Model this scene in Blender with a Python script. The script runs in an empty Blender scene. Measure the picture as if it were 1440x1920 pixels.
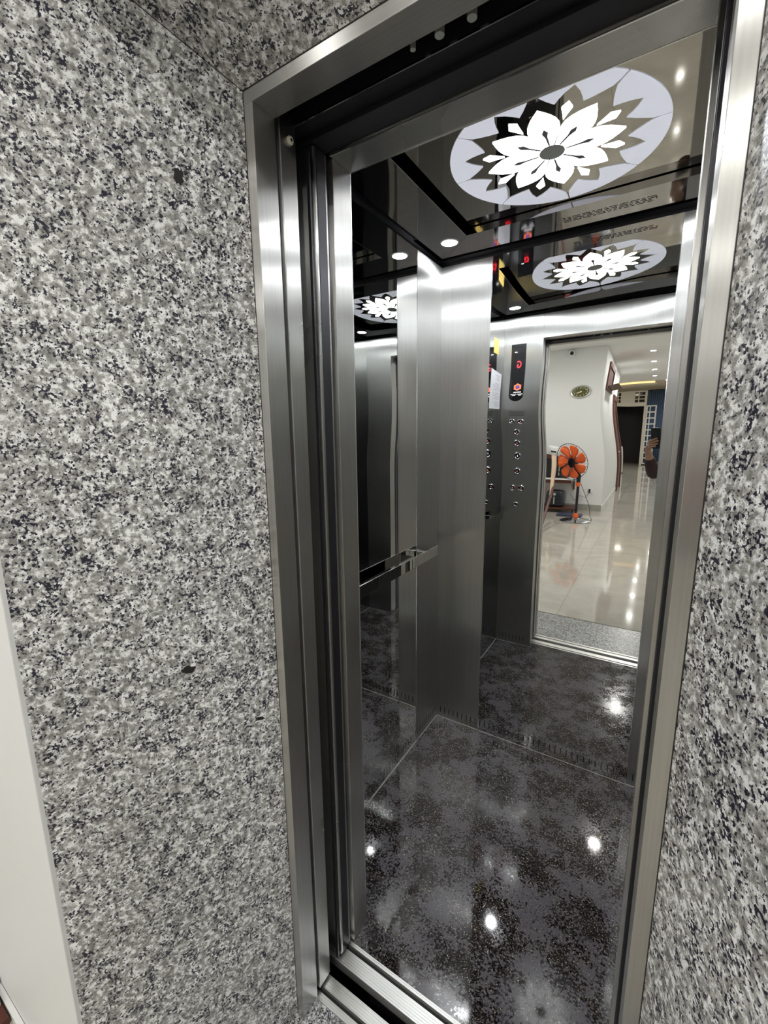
import bpy, bmesh, math, random
from mathutils import Vector, Matrix
random.seed(7)
PI = math.pi
S = bpy.context.scene
COL = S.collection

# ------------------------------------------------------------------ camera
CX, CY, CZ = 0.6576, -0.6237, 1.5188
PITCH, ROLL, YAW = -0.1802, 0.0108, 0.5617
FPX = 805.36
Rm = (Matrix.Rotation(YAW, 3, 'Z') @ Matrix.Rotation(PITCH, 3, 'X') @ Matrix.Rotation(ROLL, 3, 'Y'))
RR, RF, RU = Rm.col[0].copy(), Rm.col[1].copy(), Rm.col[2].copy()      # right, forward, up of the lens
cam = bpy.data.cameras.new('camera')
cam.sensor_fit = 'VERTICAL'; cam.sensor_height = 36.0; cam.lens = FPX / 1920 * 36.0
cam.clip_start = 0.004; cam.clip_end = 100
cam_o = bpy.data.objects.new('camera', cam); COL.objects.link(cam_o)
M4 = Matrix((( RR.x, RU.x, -RF.x, CX), (RR.y, RU.y, -RF.y, CY), (RR.z, RU.z, -RF.z, CZ), (0, 0, 0, 1)))
cam_o.matrix_world = M4
S.camera = cam_o

# ------------------------------------------------------------------ world and exposure
w = bpy.data.worlds.new('world'); S.world = w; w.use_nodes = True
w.node_tree.nodes['Background'].inputs[0].default_value = (0.6, 0.7, 0.9, 1)
w.node_tree.nodes['Background'].inputs[1].default_value = 0.02
S.view_settings.view_transform = 'Standard'
S.view_settings.look = 'None'
S.view_settings.gamma = 1.0
S.view_settings.use_curve_mapping = False
S.view_settings.exposure = 0.22

HALL_W = 18.0        # watts of one hall downlight
CAR_W = 2.6          # watts of one car downlight
PETAL_E = 4.5        # emission of the lit petals

# ------------------------------------------------------------------ lamps' light
def area_light(name, loc, r, watts, color=(1, 1, 1), up=False, spread=PI):
    l = bpy.data.lights.new(name, 'AREA'); l.shape = 'DISK'; l.size = 2 * r
    l.energy = watts; l.color = color; l.spread = spread
    o = bpy.data.objects.new(name, l); COL.objects.link(o); o.location = loc
    if up: o.rotation_euler = (PI, 0, 0)
    return o

# ------------------------------------------------------------------ materials
def nm(name):
    m = bpy.data.materials.new(name); m.use_nodes = True
    nt = m.node_tree
    return m, nt, nt.nodes['Principled BSDF'], nt.nodes, nt.links

def plain(name, col, rough=0.5, metal=0.0, spec=0.5, noise=0.0, nscale=8.0):
    m, nt, b, N, L = nm(name)
    b.inputs['Roughness'].default_value = rough
    b.inputs['Metallic'].default_value = metal
    b.inputs['Specular IOR Level'].default_value = spec
    b.inputs['Base Color'].default_value = (*col, 1)
    if noise > 0:
        tc = N.new('ShaderNodeTexCoord'); nz = N.new('ShaderNodeTexNoise'); nz.inputs['Scale'].default_value = nscale
        nz.inputs['Detail'].default_value = 4
        L.new(tc.outputs['Object'], nz.inputs['Vector'])
        mx = N.new('ShaderNodeMix'); mx.data_type = 'RGBA'
        mx.inputs[6].default_value = (*[c * (1 - noise) for c in col], 1)
        mx.inputs[7].default_value = (*[min(1, c * (1 + noise)) for c in col], 1)
        L.new(nz.outputs['Fac'], mx.inputs[0]); L.new(mx.outputs[2], b.inputs['Base Color'])
    return m

def emit(name, col, s):
    m, nt, b, N, L = nm(name)
    b.inputs['Base Color'].default_value = (*[c * 0.8 for c in col], 1)
    b.inputs['Emission Color'].default_value = (*col, 1)
    b.inputs['Emission Strength'].default_value = s
    b.inputs['Roughness'].default_value = 0.3
    return m

def brushed(name, col=(0.60, 0.60, 0.585), rough=0.30, aniso=1.0, axis='Z', wav=0.08, smear=0.05):
    """stainless steel brushed along an axis; the highlight spreads across the grain"""
    m, nt, b, N, L = nm(name)
    b.inputs['Metallic'].default_value = 1.0
    ax = N.new('ShaderNodeCombineXYZ')
    ax.inputs[0].default_value = 1.0 if axis == 'X' else 0.0
    ax.inputs[1].default_value = 1.0 if axis == 'Y' else 0.0
    ax.inputs[2].default_value = 1.0 if axis == 'Z' else 0.0
    geo = N.new('ShaderNodeNewGeometry')
    cr = N.new('ShaderNodeVectorMath'); cr.operation = 'CROSS_PRODUCT'
    L.new(geo.outputs['True Normal'], cr.inputs[0]); L.new(ax.outputs[0], cr.inputs[1])
    L.new(cr.outputs[0], b.inputs['Tangent'])
    b.inputs['Anisotropic'].default_value = aniso
    b.inputs['Anisotropic Rotation'].default_value = 0.0
    tc = N.new('ShaderNodeTexCoord')
    mp = N.new('ShaderNodeMapping'); sc = {'X': (3, 260, 260), 'Y': (260, 3, 260), 'Z': (260, 260, 3)}[axis]
    mp.inputs['Scale'].default_value = sc
    n1 = N.new('ShaderNodeTexNoise'); n1.inputs['Scale'].default_value = 1.0; n1.inputs['Detail'].default_value = 3
    L.new(tc.outputs['Object'], mp.inputs['Vector']); L.new(mp.outputs[0], n1.inputs['Vector'])
    n2 = N.new('ShaderNodeTexNoise'); n2.inputs['Scale'].default_value = 3.0; n2.inputs['Detail'].default_value = 2
    L.new(tc.outputs['Object'], n2.inputs['Vector'])
    mr = N.new('ShaderNodeMapRange'); mr.inputs[1].default_value = 0.3; mr.inputs[2].default_value = 0.7
    mr.inputs[3].default_value = rough * (1 - smear * 2); mr.inputs[4].default_value = rough * (1 + smear * 2)
    L.new(n2.outputs['Fac'], mr.inputs[0]); L.new(mr.outputs[0], b.inputs['Roughness'])
    mx = N.new('ShaderNodeMix'); mx.data_type = 'RGBA'
    mx.inputs[6].default_value = (*[c * 0.86 for c in col], 1); mx.inputs[7].default_value = (*[min(1, c * 1.12) for c in col], 1)
    L.new(n1.outputs['Fac'], mx.inputs[0]); L.new(mx.outputs[2], b.inputs['Base Color'])
    n3 = N.new('ShaderNodeTexNoise'); n3.inputs['Scale'].default_value = 5.0; n3.inputs['Detail'].default_value = 1
    L.new(tc.outputs['Object'], n3.inputs['Vector'])
    bp = N.new('ShaderNodeBump'); bp.inputs['Strength'].default_value = wav; bp.inputs['Distance'].default_value = 0.004
    L.new(n3.outputs['Fac'], bp.inputs['Height']); L.new(bp.outputs[0], b.inputs['Normal'])
    return m

def mirror(name, col=(0.80, 0.81, 0.80), rough=0.0):
    m, nt, b, N, L = nm(name)
    b.inputs['Metallic'].default_value = 1.0; b.inputs['Base Color'].default_value = (*col, 1)
    b.inputs['Roughness'].default_value = rough
    return m

def granite(name, bright=1.0, scale=1.0, rough=0.28):
    m, nt, b, N, L = nm(name)
    tc = N.new('ShaderNodeTexCoord')
    warp = N.new('ShaderNodeTexNoise'); warp.inputs['Scale'].default_value = 120 * scale; warp.inputs['Detail'].default_value = 2
    L.new(tc.outputs['Object'], warp.inputs['Vector'])
    sub = N.new('ShaderNodeVectorMath'); sub.operation = 'SUBTRACT'; sub.inputs[1].default_value = (0.5, 0.5, 0.5)
    L.new(warp.outputs['Color'], sub.inputs[0])
    sca = N.new('ShaderNodeVectorMath'); sca.operation = 'SCALE'; sca.inputs['Scale'].default_value = 0.012 / scale
    L.new(sub.outputs[0], sca.inputs[0])
    add = N.new('ShaderNodeVectorMath'); add.operation = 'ADD'
    L.new(tc.outputs['Object'], add.inputs[0]); L.new(sca.outputs[0], add.inputs[1])
    def noise(sc, det, ro, src, off=0.0):
        n = N.new('ShaderNodeTexNoise'); n.inputs['Scale'].default_value = sc * scale; n.inputs['Detail'].default_value = det
        n.inputs['Roughness'].default_value = ro
        v = N.new('ShaderNodeVectorMath'); v.operation = 'ADD'; v.inputs[1].default_value = (off, off * 1.7, off * 0.6)
        L.new(src, v.inputs[0]); L.new(v.outputs[0], n.inputs['Vector']); return n
    v1 = N.new('ShaderNodeTexVoronoi'); v1.inputs['Scale'].default_value = 150 * scale
    L.new(add.outputs[0], v1.inputs['Vector'])
    sp = N.new('ShaderNodeSeparateColor'); L.new(v1.outputs['Color'], sp.inputs[0])
    na = noise(95, 5, 0.62, tc.outputs['Object'])
    mixv = N.new('ShaderNodeMath'); mixv.operation = 'MULTIPLY_ADD'; mixv.inputs[1].default_value = 0.22
    L.new(sp.outputs[0], mixv.inputs[0]); L.new(na.outputs['Fac'], mixv.inputs[2])
    r1 = N.new('ShaderNodeValToRGB')
    cols = [(0.44, (0.19, 0.187, 0.18)), (0.53, (0.30, 0.298, 0.285)), (0.60, (0.40, 0.40, 0.385)), (0.655, (0.50, 0.505, 0.50)), (0.70, (0.72, 0.73, 0.73)), (0.80, (0.80, 0.81, 0.81))]
    e = r1.color_ramp.elements
    e[0].position = cols[0][0]; e[0].color = (*[c * bright for c in cols[0][1]], 1)
    e[1].position = cols[1][0]; e[1].color = (*[c * bright for c in cols[1][1]], 1)
    for p, c in cols[2:]:
        q = e.new(p); q.color = (*[k * bright for k in c], 1)
    L.new(mixv.outputs[0], r1.inputs[0])
    # black mica flecks, gathered in clusters
    nb = noise(210, 4, 0.6, tc.outputs['Object'], 3.1)
    nc = noise(38, 3, 0.5, tc.outputs['Object'], 7.7)
    ad = N.new('ShaderNodeMath'); ad.operation = 'MULTIPLY_ADD'; ad.inputs[1].default_value = 0.45
    L.new(nc.outputs['Fac'], ad.inputs[0]); L.new(nb.outputs['Fac'], ad.inputs[2])
    r2 = N.new('ShaderNodeValToRGB'); r2.color_ramp.elements[0].position = 0.612; r2.color_ramp.elements[1].position = 0.645
    r2.color_ramp.elements[0].color = (0, 0, 0, 1); r2.color_ramp.elements[1].color = (1, 1, 1, 1)
    inv = N.new('ShaderNodeMath'); inv.operation = 'SUBTRACT'; inv.inputs[0].default_value = 1.42
    L.new(ad.outputs[0], inv.inputs[1]); L.new(inv.outputs[0], r2.inputs[0])
    mx = N.new('ShaderNodeMix'); mx.data_type = 'RGBA'
    mx.inputs[6].default_value = (0.020 * bright, 0.020 * bright, 0.034 * bright, 1)
    L.new(r2.outputs[0], mx.inputs[0]); L.new(r1.outputs[0], mx.inputs[7])
    # large soft tone patches
    big = N.new('ShaderNodeTexNoise'); big.inputs['Scale'].default_value = 6; big.inputs['Detail'].default_value = 3
    L.new(tc.outputs['Object'], big.inputs['Vector'])
    mr = N.new('ShaderNodeMapRange'); mr.inputs[1].default_value = 0.3; mr.inputs[2].default_value = 0.7; mr.inputs[3].default_value = 0.86; mr.inputs[4].default_value = 1.1
    L.new(big.outputs['Fac'], mr.inputs[0])
    mu = N.new('ShaderNodeVectorMath'); mu.operation = 'SCALE'
    L.new(mx.outputs[2], mu.inputs[0]); L.new(mr.outputs[0], mu.inputs['Scale'])
    L.new(mu.outputs[0], b.inputs['Base Color'])
    b.inputs['Roughness'].default_value = rough; b.inputs['Specular IOR Level'].default_value = 0.35
    return m

def dark_granite(name):
    """black granite floor, fine pale specks, a film of footprints and dust"""
    m, nt, b, N, L = nm(name)
    tc = N.new('ShaderNodeTexCoord')
    v = N.new('ShaderNodeTexVoronoi'); v.inputs['Scale'].default_value = 420
    L.new(tc.outputs['Object'], v.inputs['Vector'])
    sp = N.new('ShaderNodeSeparateColor'); L.new(v.outputs['Color'], sp.inputs[0])
    r = N.new('ShaderNodeValToRGB'); r.color_ramp.interpolation = 'CONSTANT'
    e = r.color_ramp.elements
    e[0].position = 0; e[0].color = (0.006, 0.005, 0.005, 1); e[1].position = 0.55; e[1].color = (0.022, 0.018, 0.016, 1)
    for p, c in ((0.80, (0.05, 0.043, 0.045)), (0.93, (0.16, 0.14, 0.13)), (0.985, (0.45, 0.38, 0.28))):
        q = e.new(p); q.color = (*c, 1)
    L.new(sp.outputs[0], r.inputs[0])
    n = N.new('ShaderNodeTexNoise'); n.inputs['Scale'].default_value = 7.5; n.inputs['Detail'].default_value = 12; n.inputs['Roughness'].default_value = 0.72
    L.new(tc.outputs['Object'], n.inputs['Vector'])
    n2 = N.new('ShaderNodeTexNoise'); n2.inputs['Scale'].default_value = 130; n2.inputs['Detail'].default_value = 5
    L.new(tc.outputs['Object'], n2.inputs['Vector'])
    ma = N.new('ShaderNodeMath'); ma.operation = 'MULTIPLY_ADD'; ma.inputs[1].default_value = 0.55
    L.new(n2.outputs['Fac'], ma.inputs[0]); L.new(n.outputs['Fac'], ma.inputs[2])
    rd = N.new('ShaderNodeValToRGB'); rd.color_ramp.elements[0].position = 0.76; rd.color_ramp.elements[1].position = 0.81
    L.new(ma.outputs[0], rd.inputs[0])
    mx = N.new('ShaderNodeMix'); mx.data_type = 'RGBA'; mx.inputs[7].default_value = (0.10, 0.094, 0.103, 1)
    k = N.new('ShaderNodeMath'); k.operation = 'MULTIPLY'; k.inputs[1].default_value = 0.72
    L.new(rd.outputs[0], k.inputs[0]); L.new(k.outputs[0], mx.inputs[0]); L.new(r.outputs[0], mx.inputs[6])
    L.new(mx.outputs[2], b.inputs['Base Color'])
    mr = N.new('ShaderNodeMapRange'); mr.inputs[3].default_value = 0.05; mr.inputs[4].default_value = 0.13
    L.new(rd.outputs[0], mr.inputs[0]); L.new(mr.outputs[0], b.inputs['Roughness'])
    b.inputs['Specular IOR Level'].default_value = 0.55
    return m

def tiles(name):
    m, nt, b, N, L = nm(name)
    tc = N.new('ShaderNodeTexCoord')
    mp = N.new('ShaderNodeMapping'); mp.inputs['Location'].default_value = (-0.07, 0.392, 0)
    L.new(tc.outputs['Object'], mp.inputs['Vector'])
    br = N.new('ShaderNodeTexBrick'); br.offset = 0.0; br.inputs['Scale'].default_value = 1.0
    br.inputs['Brick Width'].default_value = 0.8; br.inputs['Row Height'].default_value = 0.8
    br.inputs['Mortar Size'].default_value = 0.0025
    br.inputs['Color1'].default_value = (0.46, 0.43, 0.375, 1); br.inputs['Color2'].default_value = (0.49, 0.46, 0.40, 1)
    br.inputs['Mortar'].default_value = (0.30, 0.28, 0.25, 1)
    L.new(mp.outputs[0], br.inputs['Vector'])
    n = N.new('ShaderNodeTexNoise'); n.inputs['Scale'].default_value = 2.2; n.inputs['Detail'].default_value = 8; n.inputs['Distortion'].default_value = 1.4
    L.new(tc.outputs['Object'], n.inputs['Vector'])
    mr = N.new('ShaderNodeMapRange'); mr.inputs[1].default_value = 0.3; mr.inputs[2].default_value = 0.7; mr.inputs[3].default_value = 0.86; mr.inputs[4].default_value = 1.08
    L.new(n.outputs['Fac'], mr.inputs[0])
    mu = N.new('ShaderNodeVectorMath'); mu.operation = 'SCALE'
    L.new(br.outputs['Color'], mu.inputs[0]); L.new(mr.outputs[0], mu.inputs['Scale'])
    L.new(mu.outputs[0], b.inputs['Base Color'])
    b.inputs['Roughness'].default_value = 0.05
    return m

def wood(name, c1, c2, axis='Z', rough=0.45):
    m, nt, b, N, L = nm(name)
    tc = N.new('ShaderNodeTexCoord'); mp = N.new('ShaderNodeMapping')
    mp.inputs['Scale'].default_value = {'X': (2, 30, 30), 'Y': (30, 2, 30), 'Z': (30, 30, 2)}[axis]
    n = N.new('ShaderNodeTexNoise'); n.inputs['Scale'].default_value = 1.0; n.inputs['Detail'].default_value = 5
    L.new(tc.outputs['Object'], mp.inputs['Vector']); L.new(mp.outputs[0], n.inputs['Vector'])
    mx = N.new('ShaderNodeMix'); mx.data_type = 'RGBA'; mx.inputs[6].default_value = (*c1, 1); mx.inputs[7].default_value = (*c2, 1)
    L.new(n.outputs['Fac'], mx.inputs[0]); L.new(mx.outputs[2], b.inputs['Base Color']); b.inputs['Roughness'].default_value = rough
    return m

M = {}
M['steel'] = brushed('brushed_steel_upright')
M['steel_h'] = brushed('brushed_steel_lengthwise', axis='X', wav=0.02)
M['steel_car'] = brushed('brushed_steel_car_wall', rough=0.32, wav=0.16)
M['steel_dark'] = brushed('tinted_steel_ring', col=(0.44, 0.435, 0.44), rough=0.05, aniso=0.3, wav=0.02, axis='X')
M['panel'] = mirror('tinted_mirror_steel', (0.46, 0.45, 0.42), 0.015)
M['mirror'] = mirror('mirror_steel')
M['edge'] = plain('polished_edge', (0.85, 0.86, 0.88), 0.15, 1.0)
M['alu'] = brushed('aluminium_sill', col=(0.80, 0.80, 0.77), rough=0.42, axis='X', aniso=0.6, wav=0.05)
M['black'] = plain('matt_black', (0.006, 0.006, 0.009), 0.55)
M['blackgloss'] = plain('glossy_black', (0.008, 0.008, 0.01), 0.12)
M['darkmetal'] = plain('dark_metal', (0.03, 0.03, 0.035), 0.35, 0.6)
M['rubber'] = plain('rubber', (0.012, 0.011, 0.011), 0.6)
M['granite'] = granite('speckled_granite', 1.18)
M['granite_f'] = granite('speckled_granite_threshold', 0.9, 1.1)
M['carfloor'] = dark_granite('black_granite_with_dust')
M['dust'] = plain('dusty_sealant', (0.26, 0.25, 0.23), 0.8, noise=0.4, nscale=60)
M['white'] = plain('white_wall_paint', (0.78, 0.79, 0.78), 0.55, noise=0.03, nscale=2)
M['white_gloss'] = plain('white_gloss_paint', (0.80, 0.80, 0.79), 0.3)
M['ceil'] = plain('ceiling_paint', (0.82, 0.82, 0.80), 0.7)
M['beige'] = plain('beige_ceiling_paint', (0.72, 0.64, 0.50), 0.7)
M['base'] = plain('grey_tile_skirting', (0.34, 0.33, 0.29), 0.35, noise=0.1)
M['tiles'] = tiles('polished_beige_tiles')
M['brown'] = wood('dark_brown_wood', (0.07, 0.018, 0.012), (0.12, 0.035, 0.022))
M['oak'] = wood('pale_wood', (0.52, 0.38, 0.24), (0.68, 0.52, 0.36))
M['orange'] = plain('orange_plastic', (0.85, 0.13, 0.02), 0.3)
M['chrome'] = plain('chrome', (0.8, 0.8, 0.82), 0.12, 1.0)
M['blue'] = plain('blue_curtain', (0.10, 0.16, 0.27), 0.8, noise=0.2)
M['bluefloor'] = plain('blue_plastic', (0.04, 0.05, 0.09), 0.5)
M['cream'] = plain('cream_gate_paint', (0.78, 0.74, 0.64), 0.4)
M['glass_dark'] = plain('night_dark_glass', (0.008, 0.009, 0.012), 0.08)
M['olive'] = plain('clock_face_olive', (0.085, 0.082, 0.018), 0.4, noise=0.5, nscale=30)
M['silver'] = plain('silver_plastic', (0.55, 0.56, 0.52), 0.3, 0.5)
M['paleyellow'] = plain('pale_yellow_hand', (0.85, 0.80, 0.50), 0.5)
M['yellow'] = plain('yellow_sticker', (0.85, 0.62, 0.16), 0.6)
M['skin'] = plain('skin', (0.40, 0.23, 0.15), 0.5, noise=0.15, nscale=30)
M['nail'] = plain('nail', (0.5, 0.3, 0.24), 0.3)
M['hair'] = plain('hair', (0.012, 0.010, 0.010), 0.5)
M['shirt'] = plain('dark_shirt', (0.045, 0.026, 0.026), 0.85, noise=0.2, nscale=20)
M['trousers'] = plain('dark_trousers', (0.02, 0.022, 0.03), 0.85)
M['lamp'] = emit('lamp_white', (1, 1, 1), 25)
M['lampwarm'] = emit('cove_warm', (1.0, 0.62, 0.25), 1.6)
M['carlamp'] = emit('car_lamp_white', (1, 1, 1), 25)
M['petal'] = emit('lit_petal', (0.98, 0.99, 1.0), PETAL_E)
M['petal_soft'] = emit('lit_outer_glass', (0.66, 0.67, 0.75), 0.50)
M['red'] = emit('red_digit', (1.0, 0.03, 0.04), 3.0)
M['logo_orange'] = emit('logo_orange', (1.0, 0.22, 0.12), 0.8)
M['logo_blue'] = emit('logo_blue', (0.10, 0.10, 0.7), 0.8)
M['print'] = emit('white_print', (0.9, 0.9, 0.9), 0.6)
M['ink'] = plain('grey_ink', (0.35, 0.35, 0.38), 0.8)
M['grey_print'] = plain('grey_printed_line', (0.10, 0.10, 0.10), 0.5)
M['paper'] = plain('paper', (0.86, 0.86, 0.90), 0.7)

# ------------------------------------------------------------------ mesh helpers
class MB:
    def __init__(self): self.bm = bmesh.new()
    def box(self, x0, x1, y0, y1, z0, z1):
        bm = self.bm
        v = [bm.verts.new(p) for p in ((x0, y0, z0), (x1, y0, z0), (x1, y1, z0), (x0, y1, z0), (x0, y0, z1), (x1, y0, z1), (x1, y1, z1), (x0, y1, z1))]
        for f in ((3, 2, 1, 0), (4, 5, 6, 7), (0, 1, 5, 4), (1, 2, 6, 5), (2, 3, 7, 6), (3, 0, 4, 7)): bm.faces.new([v[i] for i in f])
        return self
    def prism(self, pts, axis, a0, a1):
        """pts 2D polygon in the two other axes (cyclic order x,y,z without axis), extruded from a0 to a1"""
        def P(p, a):
            if axis == 'x': return (a, p[0], p[1])
            if axis == 'y': return (p[0], a, p[1])
            return (p[0], p[1], a)
        bm = self.bm
        A = [bm.verts.new(P(p, a0)) for p in pts]; B = [bm.verts.new(P(p, a1)) for p in pts]
        n = len(pts)
        try: bm.faces.new(A[::-1]); bm.faces.new(B)
        except ValueError: pass
        for i in range(n): bm.faces.new((A[i], A[(i + 1) % n], B[(i + 1) % n], B[i]))
        return self
    def hexa(self, P8):
        bm = self.bm; v = [bm.verts.new(p) for p in P8]
        for f in ((3, 2, 1, 0), (4, 5, 6, 7), (0, 1, 5, 4), (1, 2, 6, 5), (2, 3, 7, 6), (3, 0, 4, 7)): bm.faces.new([v[i] for i in f])
        return self
    def tube(self, pts, r, n=10, caps=True):
        bm = self.bm; rings = []
        rr = r if isinstance(r, (list, tuple)) else [r] * len(pts)
        pts = [Vector(p) for p in pts]
        prev = None
        for i, p in enumerate(pts):
            d = (pts[min(i + 1, len(pts) - 1)] - pts[max(i - 1, 0)]).normalized()
            if prev is None:
                up = Vector((0, 0, 1)) if abs(d.z) < 0.9 else Vector((1, 0, 0))
                s = d.cross(up).normalized()
            else: s = (prev - d * prev.dot(d)).normalized()
            prev = s; t = d.cross(s)
            rings.append([bm.verts.new(p + (s * math.cos(2 * PI * k / n) + t * math.sin(2 * PI * k / n)) * rr[i]) for k in range(n)])
        for a, b_ in zip(rings, rings[1:]):
            for k in range(n): bm.faces.new((a[k], a[(k + 1) % n], b_[(k + 1) % n], b_[k]))
        if caps: bm.faces.new(rings[0][::-1]); bm.faces.new(rings[-1])
        return self
    def lathe(self, prof, c=(0, 0, 0), axis='z', n=32, closed=False):
        bm = self.bm; rings = []
        for r, h in prof:
            ring = []
            for k in range(n):
                a = 2 * PI * k / n; u, v_ = r * math.cos(a), r * math.sin(a)
                if axis == 'z': p = (c[0] + u, c[1] + v_, c[2] + h)
                elif axis == 'y': p = (c[0] + u, c[1] + h, c[2] + v_)
                else: p = (c[0] + h, c[1] + u, c[2] + v_)
                ring.append(bm.verts.new(p))
            rings.append(ring)
        for a, b_ in zip(rings, rings[1:]):
            for k in range(n): bm.faces.new((a[k], a[(k + 1) % n], b_[(k + 1) % n], b_[k]))
        if closed:
            a, b_ = rings[-1], rings[0]
            for k in range(n): bm.faces.new((a[k], a[(k + 1) % n], b_[(k + 1) % n], b_[k]))
        else:
            bm.faces.new(rings[0][::-1]); bm.faces.new(rings[-1])
        return self
    def build(self, name, mat, parent=None, bevel=0, smooth=False):
        bmesh.ops.recalc_face_normals(self.bm, faces=self.bm.faces[:])
        me = bpy.data.meshes.new(name); self.bm.to_mesh(me); self.bm.free()
        me.materials.append(mat)
        if smooth:
            for p in me.polygons: p.use_smooth = True
            try: me.set_sharp_from_angle(angle=math.radians(35))
            except Exception: pass
        o = bpy.data.objects.new(name, me); COL.objects.link(o)
        if parent is not None:
            o.parent = parent
            o.matrix_parent_inverse = Matrix.Translation(parent.location).inverted() if not any(parent.rotation_euler) and WORLD else Matrix()
        if bevel:
            md = o.modifiers.new('bevel', 'BEVEL'); md.width = bevel; md.segments = 2; md.limit_method = 'ANGLE'
        return o
WORLD = True     # part meshes of Empty-rooted things are written in world coordinates

def thing(name, label, cat, loc=(0, 0, 0), group=None):
    o = bpy.data.objects.new(name, None); COL.objects.link(o); o.location = loc; o.empty_display_size = 0.05
    return tag(o, label, cat, group)
def tag(o, label, cat, group=None):
    o['label'] = label; o['category'] = cat
    if group: o['group'] = group
    return o
def struct(o, label, cat='wall'):
    o['kind'] = 'structure'; o['label'] = label; o['category'] = cat
    return o
def copy_tree(o, loc):
    c = o.copy(); COL.objects.link(c); c.location = loc
    for ch in list(o.children):
        d = ch.copy(); COL.objects.link(d); d.parent = c
        for g in list(ch.children):
            e = g.copy(); COL.objects.link(e); e.parent = d
    return c
def text_mesh(name, s, size, mat, mw, parent, depth=0.0006):
    cu = bpy.data.curves.new(name, 'FONT'); cu.body = s; cu.size = size; cu.extrude = depth
    cu.align_x = 'CENTER'; cu.align_y = 'CENTER'
    t = bpy.data.objects.new(name, cu)
    COL.objects.link(t)
    dg = bpy.context.evaluated_depsgraph_get()
    me = bpy.data.meshes.new_from_object(t.evaluated_get(dg))
    bpy.data.objects.remove(t); bpy.data.curves.remove(cu)
    me.transform(mw); me.materials.clear(); me.materials.append(mat); me.name = name
    o = bpy.data.objects.new(name, me); COL.objects.link(o); o.parent = parent
    if parent: o.matrix_parent_inverse = Matrix.Translation(parent.location).inverted() if parent.type == 'EMPTY' else Matrix()
    return o

# ================================================================== dimensions
W = 0.689; FS = 0.0215; H = 2.10
D = 1.314; XL, XR = -0.236, 0.906; YC = 0.277
ZW = 2.256; ZR = 2.275; ZP = 2.301
TX, TZ, NIC = 0.47, 0.425, 0.392
HC = 3.06
XO0, XO1 = 0.0097, W - 0.0097

# ================================================================== hall shell
struct(MB().box(-2.6, 2.3, -22.0, -NIC - 0.003, -0.05, 0.0).build('floor', M['tiles']), 'polished beige floor tiles of the hall seen in the mirror', 'floor')
struct(MB().box(-2.6, 2.3, -13.2, -NIC, HC, HC + 0.1).build('ceiling', M['ceil']), 'white hall ceiling with a row of round downlights', 'ceiling')
struct(MB().box(-2.6, 2.3, -22.0, -13.2, 3.42, 3.5).box(-2.6, 2.3, -13.25, -13.15, HC, 3.5).build('ceiling', M['beige']), 'raised beige ceiling at the far end of the hall', 'ceiling')
# landing wall around the granite surround, with a doorway at the far left
struct(MB().box(-0.76, -FS - TX * NIC, -NIC - 0.008, -NIC + 0.05, 0.026, HC).box(-2.6, -1.7, -NIC - 0.008, -NIC + 0.05, 0.0, HC)
       .box(-1.7, -0.76, -NIC - 0.008, -NIC + 0.05, 2.15, HC).build('wall_front', M['white'], bevel=0.002), 'white painted wall strip left of the granite surround')
struct(MB().box(W + FS + TX * NIC, 2.3, -NIC - 0.008, -NIC + 0.05, 0, HC)
       .box(-0.76, 2.3, -NIC - 0.006, -NIC + 0.05, 2.1215 + TZ * NIC, HC).build('wall_front', M['white']), 'white painted wall above and right of the granite surround')
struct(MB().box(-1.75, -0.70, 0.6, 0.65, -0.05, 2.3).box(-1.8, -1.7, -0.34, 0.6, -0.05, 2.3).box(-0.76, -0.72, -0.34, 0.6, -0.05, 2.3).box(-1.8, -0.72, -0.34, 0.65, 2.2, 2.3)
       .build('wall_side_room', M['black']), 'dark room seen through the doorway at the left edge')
struct(MB().box(-1.8, -0.72, -NIC - 0.003, 0.65, -0.05, 0.0).build('floor_side_room', M['tiles']), 'floor of the dark side room at the left edge', 'floor')
struct(MB().box(2.2, 2.3, -22, -NIC, 0, 3.5).build('wall_right', M['white']), 'long white wall on the far side of the hall')
struct(MB().box(-2.6, -2.5, -5.93, -NIC, 0, HC).box(-2.6, -2.5, -22, -10.9, 0, 3.5).build('wall_left', M['white']), 'white side wall of the hall beyond the table')
# block with the clock face and the corridor face
struct(MB().box(-2.6, -0.143, -10.9, -5.93, 0, HC).build('wall_clock', M['white'], bevel=0.004), 'white wall with the oval clock, and its corridor side')
struct(MB().box(-2.5, -0.143, -5.93, -5.918, 0, 0.115).build('baseboard_clock', M['base']), 'grey tile skirting under the clock wall', 'baseboard')
struct(MB().box(-0.143, -0.133, -10.9, -5.93, 0, 0.10).build('baseboard_corridor', M['white_gloss']), 'pale skirting along the corridor wall', 'baseboard')
# far wall
struct(MB().box(-2.6, -0.98, -20.1, -20.0, 0, 3.5).box(0.30, 2.3, -20.1, -20.0, 0, 3.5).box(-0.98, 0.30, -20.1, -20.0, 3.32, 3.5)
       .build('wall_far', M['beige']), 'beige wall around the street door at the end of the hall')
struct(MB().box(-1.6, 1.0, -21.5, -21.4, 0, 3.5).build('wall_outside', M['black']), 'night outside the open street door')

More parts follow.
